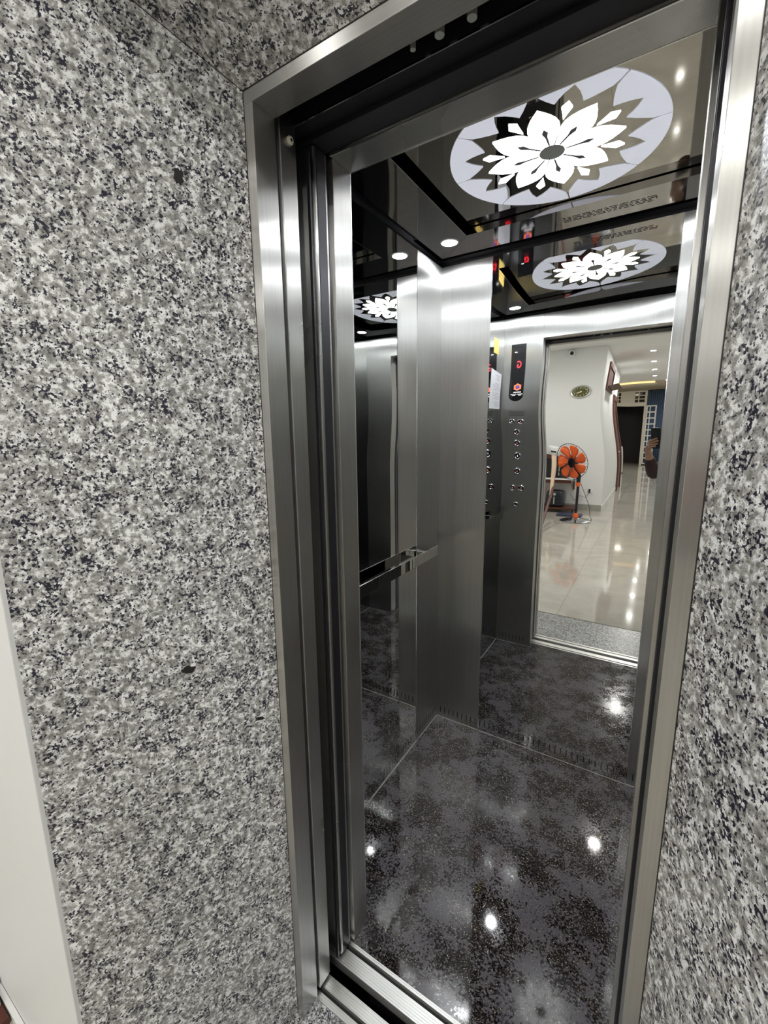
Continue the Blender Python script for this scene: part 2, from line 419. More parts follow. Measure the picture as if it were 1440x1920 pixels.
# ================================================================== granite surround (splayed, mitred)
th = 0.03; g = 0.0008
yB = -NIC; xa, xb = -FS, -FS - TX * NIC; za, zb = H + FS, H + FS + TZ * NIC
def splay(side):
    f = (lambda x: x) if side < 0 else (lambda x: W - x)
    P = []
    for z0, z1 in ((0.0, None),):
        a0 = (f(xa), 0, 0); b0 = (f(xb), yB, 0); c0 = (f(xb - th), yB, 0); d0 = (f(xa - th), 0.0, 0)
        a1 = (f(xa), 0, za - g); b1 = (f(xb), yB, zb - g); c1 = (f(xb - th), yB, zb - g); d1 = (f(xa - th), 0, za - g)
        P = [a0, b0, c0, d0, a1, b1, c1, d1]
    return MB().hexa(P)
struct(splay(-1).build('trim_1', M['granite']), 'tall splayed speckled granite slab left of the lift opening', 'trim')
struct(splay(1).build('trim_2', M['granite']), 'splayed speckled granite slab right of the lift opening', 'trim')
hd = MB().hexa([(xa - 0.0, 0, za + g), (W + FS, 0, za + g), (W - xb, yB, zb + g), (xb, yB, zb + g),
                (xa - 0.0, 0, za + th), (W + FS, 0, za + th), (W - xb, yB, zb + th), (xb, yB, zb + th)])
struct(hd.build('trim_3', M['granite']), 'splayed speckled granite soffit above the lift opening', 'trim')
struct(MB().prism([(xa, 0.048), (W - xa, 0.048), (W - xa, 0), (W - xb, -0.403), (xb, -0.403), (xa, 0)], 'z', -0.05, 0.0).build('trim_4', M['granite_f']), 'granite threshold slab in front of the landing sill', 'trim')
# ---- natural dark inclusions and a chalk scratch on the left slab are marks with a shape of their own
def on_left(px_y, z, off=0.0006):
    return Vector((-FS + TX * px_y + off, px_y - TX * off, z))
def blot(yc_, zc_, ry, rz, seed):
    rnd = random.Random(seed); mb = MB(); n = 18; vs = []
    for k in range(n):
        a = 2 * PI * k / n; r = 1 + rnd.uniform(-0.25, 0.25)
        vs.append(mb.bm.verts.new(on_left(yc_ + ry * r * math.cos(a), zc_ + rz * r * math.sin(a))))
    mb.bm.faces.new(vs); return mb

SL = bpy.data.objects['trim_1']
blot(-0.110, 1.954, 0.007, 0.013, 1).build('dark_inclusion', M['rubber'], SL)
blot(-0.165, 1.058, 0.011, 0.008, 2).build('dark_inclusion', M['rubber'], SL)
blot(-0.043, 0.895, 0.008, 0.005, 4).build('dark_inclusion', M['rubber'], SL)
MB().tube([on_left(-0.224, 1.233), on_left(-0.221, 1.208), on_left(-0.213, 1.184), on_left(-0.205, 1.168), on_left(-0.194, 1.160)], 0.0006, 5).build('chalk_scratch', M['white'], SL)
MB().tube([on_left(-0.217, 1.190), on_left(-0.200, 1.194)], 0.0005, 5).build('chalk_scratch', M['white'], SL)
MB().tube([on_left(-0.217, 1.178), on_left(-0.202, 1.181)], 0.0005, 5).build('chalk_scratch', M['white'], SL)
# ================================================================== shaft
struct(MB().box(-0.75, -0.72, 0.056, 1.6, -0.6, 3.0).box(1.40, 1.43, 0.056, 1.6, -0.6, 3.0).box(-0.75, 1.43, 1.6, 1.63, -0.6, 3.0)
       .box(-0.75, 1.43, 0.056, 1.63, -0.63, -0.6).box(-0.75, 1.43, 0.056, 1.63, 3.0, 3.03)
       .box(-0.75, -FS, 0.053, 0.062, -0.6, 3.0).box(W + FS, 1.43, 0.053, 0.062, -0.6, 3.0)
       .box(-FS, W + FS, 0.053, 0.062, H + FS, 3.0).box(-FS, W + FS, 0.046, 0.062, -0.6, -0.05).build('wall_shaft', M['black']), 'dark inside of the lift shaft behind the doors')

# ================================================================== landing door frame
t = thing('landing_door_frame', 'brushed stainless steel door frame set in the granite surround', 'door frame', (W / 2, 0, 0))
MB().box(-FS, 0, -0.0015, 0.052, 0, H).build('jamb', M['steel'], t, bevel=0.0008)
MB().box(W, W + FS, -0.0015, 0.052, 0, H).build('jamb', M['steel'], t, bevel=0.0008)
MB().box(-FS, W + FS, -0.0015, 0.052, H, H + FS).build('header', M['steel_h'], t, bevel=0.0008)
# grey sealant bead between steel and granite
MB().box(-FS - 0.0025, -FS, -0.002, 0.002, 0, H + FS).box(W + FS, W + FS + 0.0025, -0.002, 0.002, 0, H + FS).box(-FS - 0.0025, W + FS + 0.0025, -0.002, 0.002, H + FS, H + FS + 0.0025).build('sealant', M['rubber'], t)

# landing door leaves parked open
def leaf(side, name, y0, y1, label, z1, mat):
    f = (lambda x: x) if side < 0 else (lambda x: W - x)
    xs = sorted((f(-0.34), f(-0.0005)))
    t = thing(name, label, 'lift door', (sum(xs) / 2, y0, 0.01))
    MB().box(xs[0], xs[1], y0, y1, 0.012, z1).build('door_panel', mat, t, bevel=0.0018)
    xe = f(-0.0045); xq = sorted((f(-0.0065), f(0.0012)))
    return t, f
tl, f = leaf(-1, 'landing_door', 0.064, 0.108, 'landing door leaf slid open, its edge at the left jamb', H + 0.03, M['steel'])
MB().lathe([(0.0005, 0.006), (0.006, 0.006), (0.0075, 0.004), (0.0075, 0.0)], (0.0, 0.089, 2.082), 'x', 20).build('door_stop', plain('nylon', (0.62, 0.58, 0.46), 0.5), tl, smooth=True)
MB().lathe([(0.0005, 0.0066), (0.0028, 0.0066), (0.0028, 0.005)], (0.0, 0.089, 2.082), 'x', 12).build('screw', M['darkmetal'], tl)
tr, f = leaf(1, 'landing_door', 0.064, 0.108, 'landing door leaf slid open, its edge at the right jamb', H + 0.03, M['steel'])
for side, lab in ((-1, 'car door leaf slid open behind the left landing leaf'), (1, 'car door leaf slid open behind the right landing leaf')):
    f = (lambda x: x) if side < 0 else (lambda x: W - x)
    t = thing('sliding_door', lab, 'lift door', (f(-0.17), 0.18, 0.01))
    xs = sorted((f(-0.33), f(0.002)))
    MB().box(xs[0], xs[1], 0.157, 0.201, 0.012, 2.11).build('door_panel', M['steel'], t, bevel=0.003)
    xs = sorted((f(0.002), f(0.0032)))
    MB().box(xs[0], xs[1], 0.1655, 0.1925, 0.012, 2.105).build('channel_shade', M['darkmetal'], t)  # dark strip stands in for the shade inside the leaf edge's hollow channel
    xs = sorted((f(-0.004), f(0.0028)))
    MB().box(xs[0], xs[1], 0.141, 0.146, 0.02, 2.09).build('edge_strip', M['darkmetal'], t)

# door gear above the opening
t = thing('door_gear', 'dark door track with hanger bolts above the lift opening', 'door gear', (W / 2, 0.11, 2.12))
MB().box(-0.3, W + 0.3, 0.110, 0.148, 2.120, 2.40).build('track_cover', M['darkmetal'], t)
MB().box(-0.3, W + 0.3, 0.1085, 0.1105, 2.118, 2.1215).build('cover_edge', M['edge'], t)
MB().box(-0.3, W + 0.3, 0.150, 0.200, 2.112, 2.40).build('operator_cover', M['black'], t)
for x in (0.277, 0.323, 0.375, 0.56):
    r = 0.0045 if x < 0.3 else 0.0075
    MB().lathe([(0.0005, -0.012), (r, -0.012), (r, 0), (r * 0.6, 0.03)], (x, 0.082, 2.128), 'z', 12).build('hanger_bolt', M['silver'], t, smooth=True)

# sills
def sill(name, label, y0, y1, g0, g1, x0, x1, zt=0.0, zb_=-0.028):
    t = thing(name, label, 'sill', ((x0 + x1) / 2, y0, zb_))
    pts = [(y0, zb_), (y0, zt)]
    ys = []
    nr = [y0 + 0.004 + 0.0065 * k for k in range(int((y1 - y0) / 0.0065))]
    for yy in nr:
        if g0 - 0.004 < yy < g1 + 0.002 or yy + 0.0016 > y1: continue
        ys.append((yy, yy + 0.0012, 0.0012))
    ys.append((g0, g1, 0.016)); ys.sort()
    for a, b_, d in ys:
        pts += [(a, zt), (a, zt - d), (b_, zt - d), (b_, zt)]
    pts += [(y1, zt), (y1, zb_)]
    # triangulation-safe strips
    mb = MB(); bm = mb.bm
    top = pts[1:-1]
    A = [bm.verts.new((x0, p[0], p[1])) for p in top]; B = [bm.verts.new((x1, p[0], p[1])) for p in top]
    for i in range(len(top) - 1): bm.faces.new((A[i], B[i], B[i + 1], A[i + 1]))
    a0 = bm.verts.new((x0, y0, zb_)); b0 = bm.verts.new((x1, y0, zb_)); a1 = bm.verts.new((x0, y1, zb_)); b1 = bm.verts.new((x1, y1, zb_))
    bm.faces.new((A[0], a0, b0, B[0])); bm.faces.new((A[-1], B[-1], b1, a1)); bm.faces.new((a0, a1, b1, b0))
    o = mb.build('sill_plate', M['alu'], t)
    MB().box(x0, x1, g0 + 0.0002, g1 - 0.0002, zt - 0.0159, zt - 0.013).build('groove_bed', M['rubber'], t)  # dark strip along the bottom of the groove
    return t
sill('landing_sill', 'ribbed aluminium landing sill with a dark groove beside the granite threshold', 0.049, 0.108, 0.065, 0.077, -0.3, W + 0.3)
cs = sill('car_sill', 'ribbed aluminium car sill with a dark groove at the edge of the black floor', 0.146, 0.207, 0.184, 0.197, -0.236, XR)

# ================================================================== lift car
car = thing('elevator_car', 'stainless steel lift car with mirror walls and black granite floor', 'elevator', (0.335, 0.8, -0.03))
fl = MB().box(XL - 0.03, XR + 0.03, 0.2072, D + 0.03, -0.028, 0.0).build('car_floor', M['carfloor'], car)
b_ = 0.0035
MB().box(XL, XR, D - b_, D, 0, 0.0015).box(XL, XL + b_, YC, D, 0, 0.0015).box(XR - b_, XR, YC, D, 0, 0.0015).box(XL, XO0, YC, YC + b_, 0, 0.0015).box(XO1, XR, YC, YC + b_, 0, 0.0015).build('sealant_line', M['dust'], car)

def slots(parent, axis, a0, a1, pos, sgn, z0=0.030, z1=0.064, pitch=0.0245, wd=0.0035):
    n = int((a1 - a0) / pitch); p = sorted((0, sgn * 0.0006)); proto = None
    for k in range(n):
        a = a0 + pitch * (k + 0.5)
        if proto is None:
            mb = MB()
            if axis == 'x': mb.box(-wd / 2, wd / 2, p[0], p[1], 0, z1 - z0)
            else: mb.box(p[0], p[1], -wd / 2, wd / 2, 0, z1 - z0)
            proto = mb.build('vent_slot', M['black'], parent); o = proto
        else: o = proto.copy(); COL.objects.link(o); o.parent = parent
        o.location = (a, pos, z0) if axis == 'x' else (pos, a, z0)
# rear wall
rw = MB().box(XL - 0.02, 0.0, D, D + 0.02, 0, ZW).box(0.67, XR + 0.02, D, D + 0.02, 0, ZW).build('rear_wall', M['steel_car'], car)
def ss(a, b, x):
    x = max(0, min(1, (x - a) / (b - a))); return x * x * (3 - 2 * x)
def mirror_mesh():
    """slightly buckled mirror sheet: it leans sideways between shoulder and head height"""
    mb = MB(); bm = mb.bm; nx, nz = 34, 150; g_ = []
    for i in range(nx + 1):
        x = 0.0 + 0.67 * i / nx; col = []
        for j in range(nz + 1):
            z = ZW * j / nz
            e = WARP * (ss(1.36, 1.64, z) * (1 - 0.35 * ss(1.66, 1.82, z)) * (1 - ss(1.98, 2.2, z)))
            e += WARP * 0.10 * ss(0.5, 0.85, z) * (1 - ss(1.0, 1.35, z))
            col.append(bm.verts.new((x, D - 0.0016 + e * hx(x), z)))
        g_.append(col)
    for i in range(nx):
        for j in range(nz): bm.faces.new((g_[i][j], g_[i + 1][j], g_[i + 1][j + 1], g_[i][j + 1]))
    return mb
def hx(x):
    # slope 1 up to x = 0.51, fading to 0 at x = 0.60
    a, b = XW0, XW1
    if x <= a: return x - a
    t_ = min(1, (x - a) / (b - a)); return (b - a) * (t_ - t_ * t_ * t_ + t_ ** 4 / 2)
XW0, XW1 = 0.53, 0.575
WARP = 0.0106
mb = mirror_mesh()
me = bpy.data.meshes.new('mirror_panel'); bmesh.ops.recalc_face_normals(mb.bm, faces=mb.bm.faces[:]); mb.bm.to_mesh(me); mb.bm.free()
for p in me.polygons: p.use_smooth = True
me.materials.append(M['mirror']); mo = bpy.data.objects.new('mirror_panel', me); COL.objects.link(mo); mo.parent = rw
MB().box(0.0, 0.67, D + 0.006, D + 0.02, 0, ZW).build('backing_board', M['black'], rw)
MB().box(-0.0012, 0.0008, D - 0.0035, D, 0, ZW).box(0.6692, 0.6712, D - 0.0035, D, 0, ZW).build('edge_trim', M['edge'], rw)
slots(rw, 'x', XL + 0.012, XR - 0.012, D - 0.0034, -1)
# side walls
for sgn, X, nm_ in ((1, XL, 'left'), (-1, XR, 'right')):
    xs = sorted((X, X - sgn * 0.02))
    sw_ = MB().box(xs[0], xs[1], 1.074, D + 0.02, 0, ZW).build('side_wall', M['steel_car'], car)
    MB().box(xs[0], xs[1], 0.2072, 1.0735, 0, ZW).build('mirror_panel', M['mirror'], sw_)
    xs = sorted((X, X + sgn * 0.0012))
    MB().box(xs[0], xs[1], 1.0728, 1.0748, 0, ZW).build('edge_trim', M['edge'], sw_)
    slots(sw_, 'y', YC + 0.02, D - 0.012, X, sgn)
# front wall with returns and transom
fw = MB().box(XL, XO0, 0.211, YC, 0, ZW).box(XO1, XR, 0.211, YC, 0, ZW).build('front_wall', M['steel_car'], car, bevel=0.0008)
MB().box(XO0 + 0.0004, XO1 - 0.0004, 0.2035, YC - 0.0016, 2.107, ZW).build('transom', M['steel_h'], fw)
MB().box(XO0 + 0.0004, XO1 - 0.0004, YC - 0.0015, YC, 2.1076, ZW).build('transom_face', M['steel_car'], fw)
MB().box(XO0, XO1, YC - 0.001, YC + 0.0006, 2.1055, 2.1075).box(XO0, XO1, 0.2015, 0.2045, 2.1055, 2.108).box(XO0 - 0.0008, XO0 + 0.0004, YC - 0.002, YC + 0.0006, 0, ZW).build('edge_trim', M['edge'], fw)
slots(fw, 'x', XL + 0.012, -0.005, YC, 1)
# shadow gap and ceiling frame
MB().box(XL - 0.03, XL - 0.022, 0.2, D + 0.03, ZW - 0.03, ZP).box(XR + 0.022, XR + 0.03, 0.2, D + 0.03, ZW - 0.03, ZP).box(XL - 0.03, XR + 0.03, D + 0.022, D + 0.03, ZW - 0.03, ZP).build('shadow_gap', M['black'], car)
rx0, rx1, ry0, ry1 = -0.04, 0.71, 0.50, 1.11
def mring(mb):
    # four mitred boards
    o4 = [(XL - 0.02, 0.205), (XR + 0.02, 0.205), (XR + 0.02, D + 0.02), (XL - 0.02, D + 0.02)]
    i4 = [(rx0, ry0), (rx1, ry0), (rx1, ry1), (rx0, ry1)]
    for k in range(4):
        j = (k + 1) % 4
        a, b, c, d = Vector(o4[k]), Vector(o4[j]), Vector(i4[j]), Vector(i4[k])
        e = (b - a).normalized() * 0.0006
        mb.prism([tuple(a + e), tuple(b - e), tuple(c - e), tuple(d + e)], 'z', ZR, ZP - 0.0035)
    return mb
cf = mring(MB()).build('ceiling_frame', M['steel_dark'], car)
# fan outlet cut through the rear board as a fretwork of short slots
gv = MB(); rnd = random.Random(3)
for row in range(4):
    x = 0.30
    while x < 0.58:
        l = rnd.choice((0.010, 0.016, 0.026)); gv.box(x, x + l, 1.175 + row * 0.011, 1.178 + row * 0.011, ZR - 0.0006, ZR + 0.0002)
        if rnd.random() < 0.45 and row < 3: gv.box(x + l - 0.0025, x + l, 1.175 + row * 0.011, 1.189 + row * 0.011, ZR - 0.0006, ZR + 0.0002)
        x += l + 0.006
gv.build('fan_outlet', M['black'], cf)
MB().box(XL - 0.02, XR + 0.02, 0.205, D + 0.02, ZP, ZP + 0.02).build('ceiling_panel', M['panel'], car)
MB().box(rx0 - 0.002, rx0, ry0, ry1, ZR - 0.0004, ZR + 0.002).build('frame_edge', M['edge'], cf)

# ================================================================== flower ceiling lamp
FCX, FCY = 0.335, 0.805
lamp = thing('ceiling_lamp', 'round glowing flower lamp with eight petals in the car ceiling', 'ceiling lamp', (FCX, FCY, ZP))
def pol(r, deg): return (FCX + r * math.cos(math.radians(deg)), FCY + r * math.sin(math.radians(deg)))
def flat(pts, z0, z1): return MB().prism(pts, 'z', z0, z1)
for k in range(8):
    a = 45 * k
    half = [(0.034, 19), (0.06, 20.8), (0.085, 21.6), (0.106, 21.6), (0.122, 19.2), (0.138, 15.0), (0.153, 10), (0.167, 5.2), (0.176, 2.2)]
    pts = [pol(r, a - d) for r, d in half] + [pol(0.184, a)] + [pol(r, a + d) for r, d in half[::-1]]
    pe = flat(pts, ZP - 0.0022, ZP - 0.0002).build('petal', M['petal'], lamp)
    st = [pol(0.036, a - 3.2), pol(0.075, a - 2.4), pol(0.094, a - 4.8), pol(0.110, a), pol(0.094, a + 4.8), pol(0.075, a + 2.4), pol(0.036, a + 3.2)]
    flat(st, ZP - 0.0030, ZP - 0.0022).build('stamen', M['grey_print'], pe)
for k in range(8):
    a = 45 * k + 22.5
    flat([pol(0.130, a), pol(0.15, a - 2.2), pol(0.173, a - 4.4), pol(0.191, a), pol(0.173, a + 4.4), pol(0.15, a + 2.2)], ZP - 0.0022, ZP - 0.0002).build('lit_diamond', M['petal'], lamp)
for k in range(8):
    a = 45 * k
    inner = [(0.262, 0.55), (0.243, 1.2), (0.225, 4.0), (0.208, 7.5), (0.192, 12.5), (0.208, 15.2), (0.225, 18.2), (0.246, 22.5)]
    left = [pol(r, a + d) for r, d in inner]
    right = [pol(r, a + 45 - d) for r, d in inner[:-1]][::-1]
    arc = [pol(0.286, a + 44.45 - 43.9 * i / 20) for i in range(21)]
    flat(left + right + arc, ZP - 0.0022, ZP - 0.0002).build('outer_pane', M['petal_soft'], lamp)
MB().lathe([(0.0005, -0.0028), (0.030, -0.0028), (0.034, -0.0022), (0.034, -0.0002)], (FCX, FCY, ZP), 'z', 40).build('centre_disc', plain('grey_centre', (0.25, 0.26, 0.23), 0.4), lamp)

# car downlights
first = None
for x, y, lab in ((-0.120, 1.130, 'rear left'), (-0.120, 0.500, 'front left'), (0.790, 1.130, 'rear right'), (0.790, 0.500, 'front right')):
    o = thing('car_downlight', 'small round white downlight in the %s corner of the car ceiling' % lab, 'downlight', (x, y, ZR), 'downlights in the car ceiling corners')
    MB().lathe([(0.0005, -0.0015), (0.0315, -0.0015), (0.0315, 0.0015), (0.0005, 0.0015)], (x, y, ZR), 'z', 28).build('lens', M['carlamp'], o, smooth=True)
    MB().lathe([(0.0318, -0.003), (0.036, -0.0018), (0.037, 0.0), (0.0318, 0.0)], (x, y, ZR), 'z', 28, closed=True).build('rim', M['silver'], o, smooth=True)
    area_light('car_downlight_light', (x, y, ZR - 0.004), 0.03, CAR_W, (0.93, 0.96, 1.0))

# ================================================================== control panel on the inner face of the front return
YP = YC
cp = thing('control_panel', 'steel control panel with black display and round push buttons', 'control panel', (-0.13, YC, 1.03))
disp = []
x0, x1, z0, z1 = -0.187, -0.093, 1.722, 2.082
rr_ = (x1 - x0) / 2; cxp = (x0 + x1) / 2
pts = [(x0, z1), (x0, z0 + rr_)] + [(cxp - rr_ * math.cos(PI * i / 16), z0 + rr_ - rr_ * math.sin(PI * i / 16)) for i in range(1, 16)] + [(x1, z0 + rr_), (x1, z1)]
dp = MB().prism(pts, 'y', YP, YP + 0.002).build('display_screen', M['blackgloss'], cp)
TW = lambda x, z, y=YP + 0.0026: Matrix.Translation((x, y, z)) @ Matrix.Rotation(PI, 4, 'Z') @ Matrix.Rotation(PI / 2, 4, 'X')
text_mesh('floor_letter', 'G', 0.042, M['red'], TW(-0.134, 1.964), dp)
lg = MB()
pts = []
for i in range(12):
    r = 0.028 if i % 2 == 0 else 0.0225; a = PI / 2 + i * PI / 6
    pts.append((-0.133 + r * math.cos(a), 1.836 + r * math.sin(a)))
lg.prism(pts, 'y', YP + 0.002, YP + 0.0026).build('logo', M['logo_orange'], dp)
lg = MB(); lg.lathe([(0.0005, 0.0032), (0.0125, 0.0032), (0.0125, 0.0026)], (-0.133, YP, 1.836), 'y', 20).build('logo_centre', M['blackgloss'], dp)
pts = [(-0.133 + 0.009 * math.cos(i * PI / 3), 1.836 + 0.009 * math.sin(i * PI / 3)) for i in range(6)]
MB().prism(pts, 'y', YP + 0.0032, YP + 0.0037).build('logo_gem', M['logo_blue'], dp)
def print_line(x0_, x1_, z_, h_, n_):
    wd_ = (x1_ - x0_) / n_; pr = MB()
    P = [(x0_, z_)]
    for i in range(n_): P += [(x0_ + wd_ * i, z_ + h_), (x0_ + wd_ * (i + 0.72), z_ + h_), (x0_ + wd_ * (i + 0.74), z_ + h_ * 0.45), (x0_ + wd_ * (i + 0.98), z_ + h_ * 0.45)]
    P += [(x1_, z_)]
    pr.prism(P[1:-1] + [(x1_, z_), (x0_, z_)], 'y', YP + 0.002, YP + 0.0025).build('printed_line', M['print'], dp)
print_line(-0.157, -0.107, 1.792, 0.009, 7); print_line(-0.174, -0.136, 1.777, 0.006, 6); print_line(-0.131, -0.096, 1.777, 0.006, 6)
print_line(-0.165, -0.143, 1.768, 0.0045, 4); print_line(-0.124, -0.104, 1.768, 0.0045, 4); print_line(-0.165, -0.148, 2.030, 0.006, 3)
gr = MB()
for i in range(14):
    for j in range(5): gr.box(-0.178 + i * 0.0072, -0.1735 + i * 0.0072, YP, YP + 0.0005, 1.600 + j * 0.009, 1.6035 + j * 0.009)
gr.build('speaker_grille', M['darkmetal'], cp)
bmesh_btn = None
for (x, z, tint) in ((-0.162, 1.554, 0), (-0.104, 1.555, 1), (-0.132, 1.475, 1), (-0.1335, 1.403, 1), (-0.133, 1.332, 0), (-0.133, 1.257, 1), (-0.161, 1.145, 1), (-0.102, 1.146, 1), (-0.132, 1.034, 0)):
    rk = 0.0205 if z > 1.05 else 0.015
    b0 = MB().lathe([(rk * 0.62, 0.0), (rk * 0.62, 0.004), (rk * 0.8, 0.0065), (rk, 0.004), (rk, 0.0)], (x, YP, z), 'y', 24, closed=True).build('push_button' if z > 1.05 else 'key_switch', M['chrome'], cp, smooth=True)
    MB().lathe([(0.0005, 0.0028), (rk * 0.6, 0.0028), (rk * 0.6, 0.0)], (x, YP, z), 'y', 20).build('button_cap', M['darkmetal'], b0)
    if z > 1.05:
        MB().box(x - 0.0022, x + 0.0022, YP + 0.0028, YP + 0.0034, z - 0.004, z + 0.004).build('lit_mark', M['logo_orange'] if tint else M['print'], b0)
    else: MB().box(x - 0.0012, x + 0.0012, YP + 0.0028, YP + 0.0034, z - 0.006, z + 0.006).build('keyhole', M['edge'], b0)

# notices on the left mirror wall
nt_ = thing('paper_notice', 'white printed paper notice taped to the left mirror wall beside the display', 'notice', (XL, 0.42, 1.66))
MB().box(XL + 0.0002, XL + 0.001, 0.315, 0.535, 1.660, 1.924).build('sheet', M['paper'], nt_)
tl_ = MB(); rnd = random.Random(5)
for i in range(20):
    zz = 1.905 - i * 0.0118; a = 0.33 + rnd.uniform(0, 0.03); b = 0.50 - rnd.uniform(0, 0.08)
    if i in (3, 9, 15): continue
    tl_.box(XL + 0.001, XL + 0.0013, a, b, zz, zz + 0.0022)
tl_.build('printed_lines', M['ink'], nt_)
MB().box(XL + 0.0002, XL + 0.001, 0.400, 0.500, 2.008, 2.098).build('yellow_label', M['yellow'])
tag(bpy.data.objects['yellow_label'], 'blank yellow sticker on the left mirror wall above the paper notice', 'sticker')

# handrail
hr = thing('handrail', 'flat polished steel handrail on the left wall of the lift car', 'handrail', (XL, 0.8, 0.97))
pts = [(-0.1925, 0.375), (-0.1865, 0.372), (-0.1865, 1.198), (-0.188, 1.204), (-0.191, 1.206), (-0.1925, 1.202)]
MB().prism(pts, 'z', 0.943, 0.990).build('rail', M['mirror'], hr, bevel=0.0012)
for y in (1.100, 0.50):
    MB().prism([(XL, y - 0.016), (XL, y + 0.016), (-0.215, y + 0.010), (-0.1926, y + 0.010), (-0.1926, y - 0.010), (-0.215, y - 0.010)], 'z', 0.952, 0.982).build('bracket', M['edge'], hr, bevel=0.001)

# ================================================================== hall ceiling lights
LY = (-1.45, -4.37, -7.0, -8.6, -10.2, -11.7, -14.6)
for i, y in enumerate(LY):
    x = 0.45
    nth = ['nearest', 'second', 'third', 'fourth', 'fifth', 'sixth', 'farthest'][i]
    z = HC if y > -13.15 else 3.42
    o = thing('hall_downlight', 'round white hall downlight, %s from the lift in the ceiling row' % nth, 'downlight', (x, y, z), 'row of downlights along the hall ceiling')
    MB().lathe([(0.0005, -0.004), (0.048, -0.004), (0.048, 0.0), (0.0005, 0.0)], (x, y, z - 0.001), 'z', 24).build('lens', M['lamp'], o, smooth=True)
    MB().lathe([(0.0485, -0.008), (0.060, -0.004), (0.062, 0.0), (0.0485, 0.0)], (x, y, z), 'z', 24, closed=True).build('rim', M['white_gloss'], o, smooth=True)
    area_light('hall_downlight_light', (x, y, z - 0.010), 0.046, HALL_W, (1.0, 0.98, 0.94))
for (x, y, z, lab) in ((0.80, -15.0, 3.42, 'right, nearer of the pair'), (0.80, -17.0, 3.42, 'right, farther of the pair'), (-1.4, -2.6, HC, 'left, in front of the table'), (-1.4, -4.4, HC, 'left, above the table'), (1.5, -2.4, HC, 'right, behind the person'), (-1.3, -15.5, 3.42, 'left, in the far room')):
    o = thing('hall_downlight', 'round white hall downlight outside the row, ' + lab, 'downlight', (x, y, z))
    MB().lathe([(0.0005, -0.004), (0.048, -0.004), (0.048, 0.0), (0.0005, 0.0)], (x, y, z - 0.001), 'z', 24).build('lens', M['lamp'], o, smooth=True)
    MB().lathe([(0.0485, -0.008), (0.060, -0.004), (0.062, 0.0), (0.0485, 0.0)], (x, y, z), 'z', 24, closed=True).build('rim', M['white_gloss'], o, smooth=True)
    area_light('hall_downlight_light', (x, y, z - 0.010), 0.046, HALL_W, (1.0, 0.975, 0.93))
o = MB().box(-2.4, 0.45, -13.30, -13.236, 3.004, 3.057).build('cove_light', M['lampwarm']); tag(o, 'warm light strip in the ceiling recess at the far end of the hall', 'cove light')
struct(MB().box(-2.5, 0.50, -13.40, -13.23, 2.965, 3.003).build('trim_5', M['beige']), 'beige ledge under the warm cove light', 'trim')

# ================================================================== things on and at the clock wall
YW = -5.93
ck = thing('wall_clock', 'oval wall clock with olive dial and silver rim on the white wall', 'clock', (-0.50, YW, 2.29))
def ell(rx, rz, y0, y1, c, n=40): return MB().prism([(c[0] + rx * math.cos(2 * PI * i / n), c[1] + rz * math.sin(2 * PI * i / n)) for i in range(n)], 'y', y0, y1)
c = (-0.50, 2.29)
mb = MB(); n = 40
A = [[mb.bm.verts.new((c[0] + rx * math.cos(2 * PI * i / n), y, c[1] + rz * math.sin(2 * PI * i / n))) for i in range(n)] for rx, rz, y in ((0.185, 0.150, YW), (0.185, 0.150, YW + 0.02), (0.172, 0.138, YW + 0.034), (0.152, 0.120, YW + 0.026), (0.152, 0.120, YW + 0.005))]
for a, b in zip(A, A[1:]):
    for i in range(n): mb.bm.faces.new((a[i], a[(i + 1) % n], b[(i + 1) % n], b[i]))
mb.build('rim', M['silver'], ck, smooth=True)
dl = ell(0.152, 0.120, YW + 0.002, YW + 0.012, c).build('dial', M['olive'], ck)
for hnum in range(1, 13):
    a = PI / 2 - hnum * PI / 6
    x = c[0] - 0.120 * math.cos(a); z = c[1] + 0.092 * math.sin(a)
    text_mesh('numeral', str(hnum), 0.048, M['paleyellow'], TW(x, z, YW + 0.0135), dl)
def hand_mb(ang, l, wd, y):
    a = math.radians(ang); d = Vector((math.cos(a), 0, math.sin(a))); s = Vector((-d.z, 0, d.x))
    mb = MB(); o_ = Vector((c[0], 0, c[1]))
    P = [o_ - d * 0.02 + s * wd, o_ - d * 0.02 - s * wd, o_ + d * l, ]
    mb.prism([(p.x, p.z) for p in P], 'y', y, y + 0.002); return mb
hand_mb(196, 0.115, 0.012, YW + 0.015).build('minute_hand', M['paleyellow'], ck)
hand_mb(215, 0.085, 0.014, YW + 0.018).build('hour_hand', M['paleyellow'], ck)

sc = thing('security_camera', 'small white dome security camera with black lens near the ceiling', 'camera', (-0.74, YW, 2.97))
MB().lathe([(0.055, 0), (0.055, 0.02), (0.04, 0.03)], (-0.76, YW, 3.0), 'y', 24).build('mount', M['white_gloss'], sc, smooth=True)
MB().lathe([(0.01, -0.052), (0.035, -0.045), (0.05, -0.02), (0.054, 0.0), (0.05, 0.03), (0.035, 0.05)], (-0.74, YW + 0.075, 2.975), 'y', 24).build('housing', M['white_gloss'], sc, smooth=True)
MB().lathe([(0.0005, 0.056), (0.026, 0.054), (0.032, 0.046), (0.032, 0.03)], (-0.735, YW + 0.080, 2.968), 'y', 24).build('lens', M['blackgloss'], sc, smooth=True)

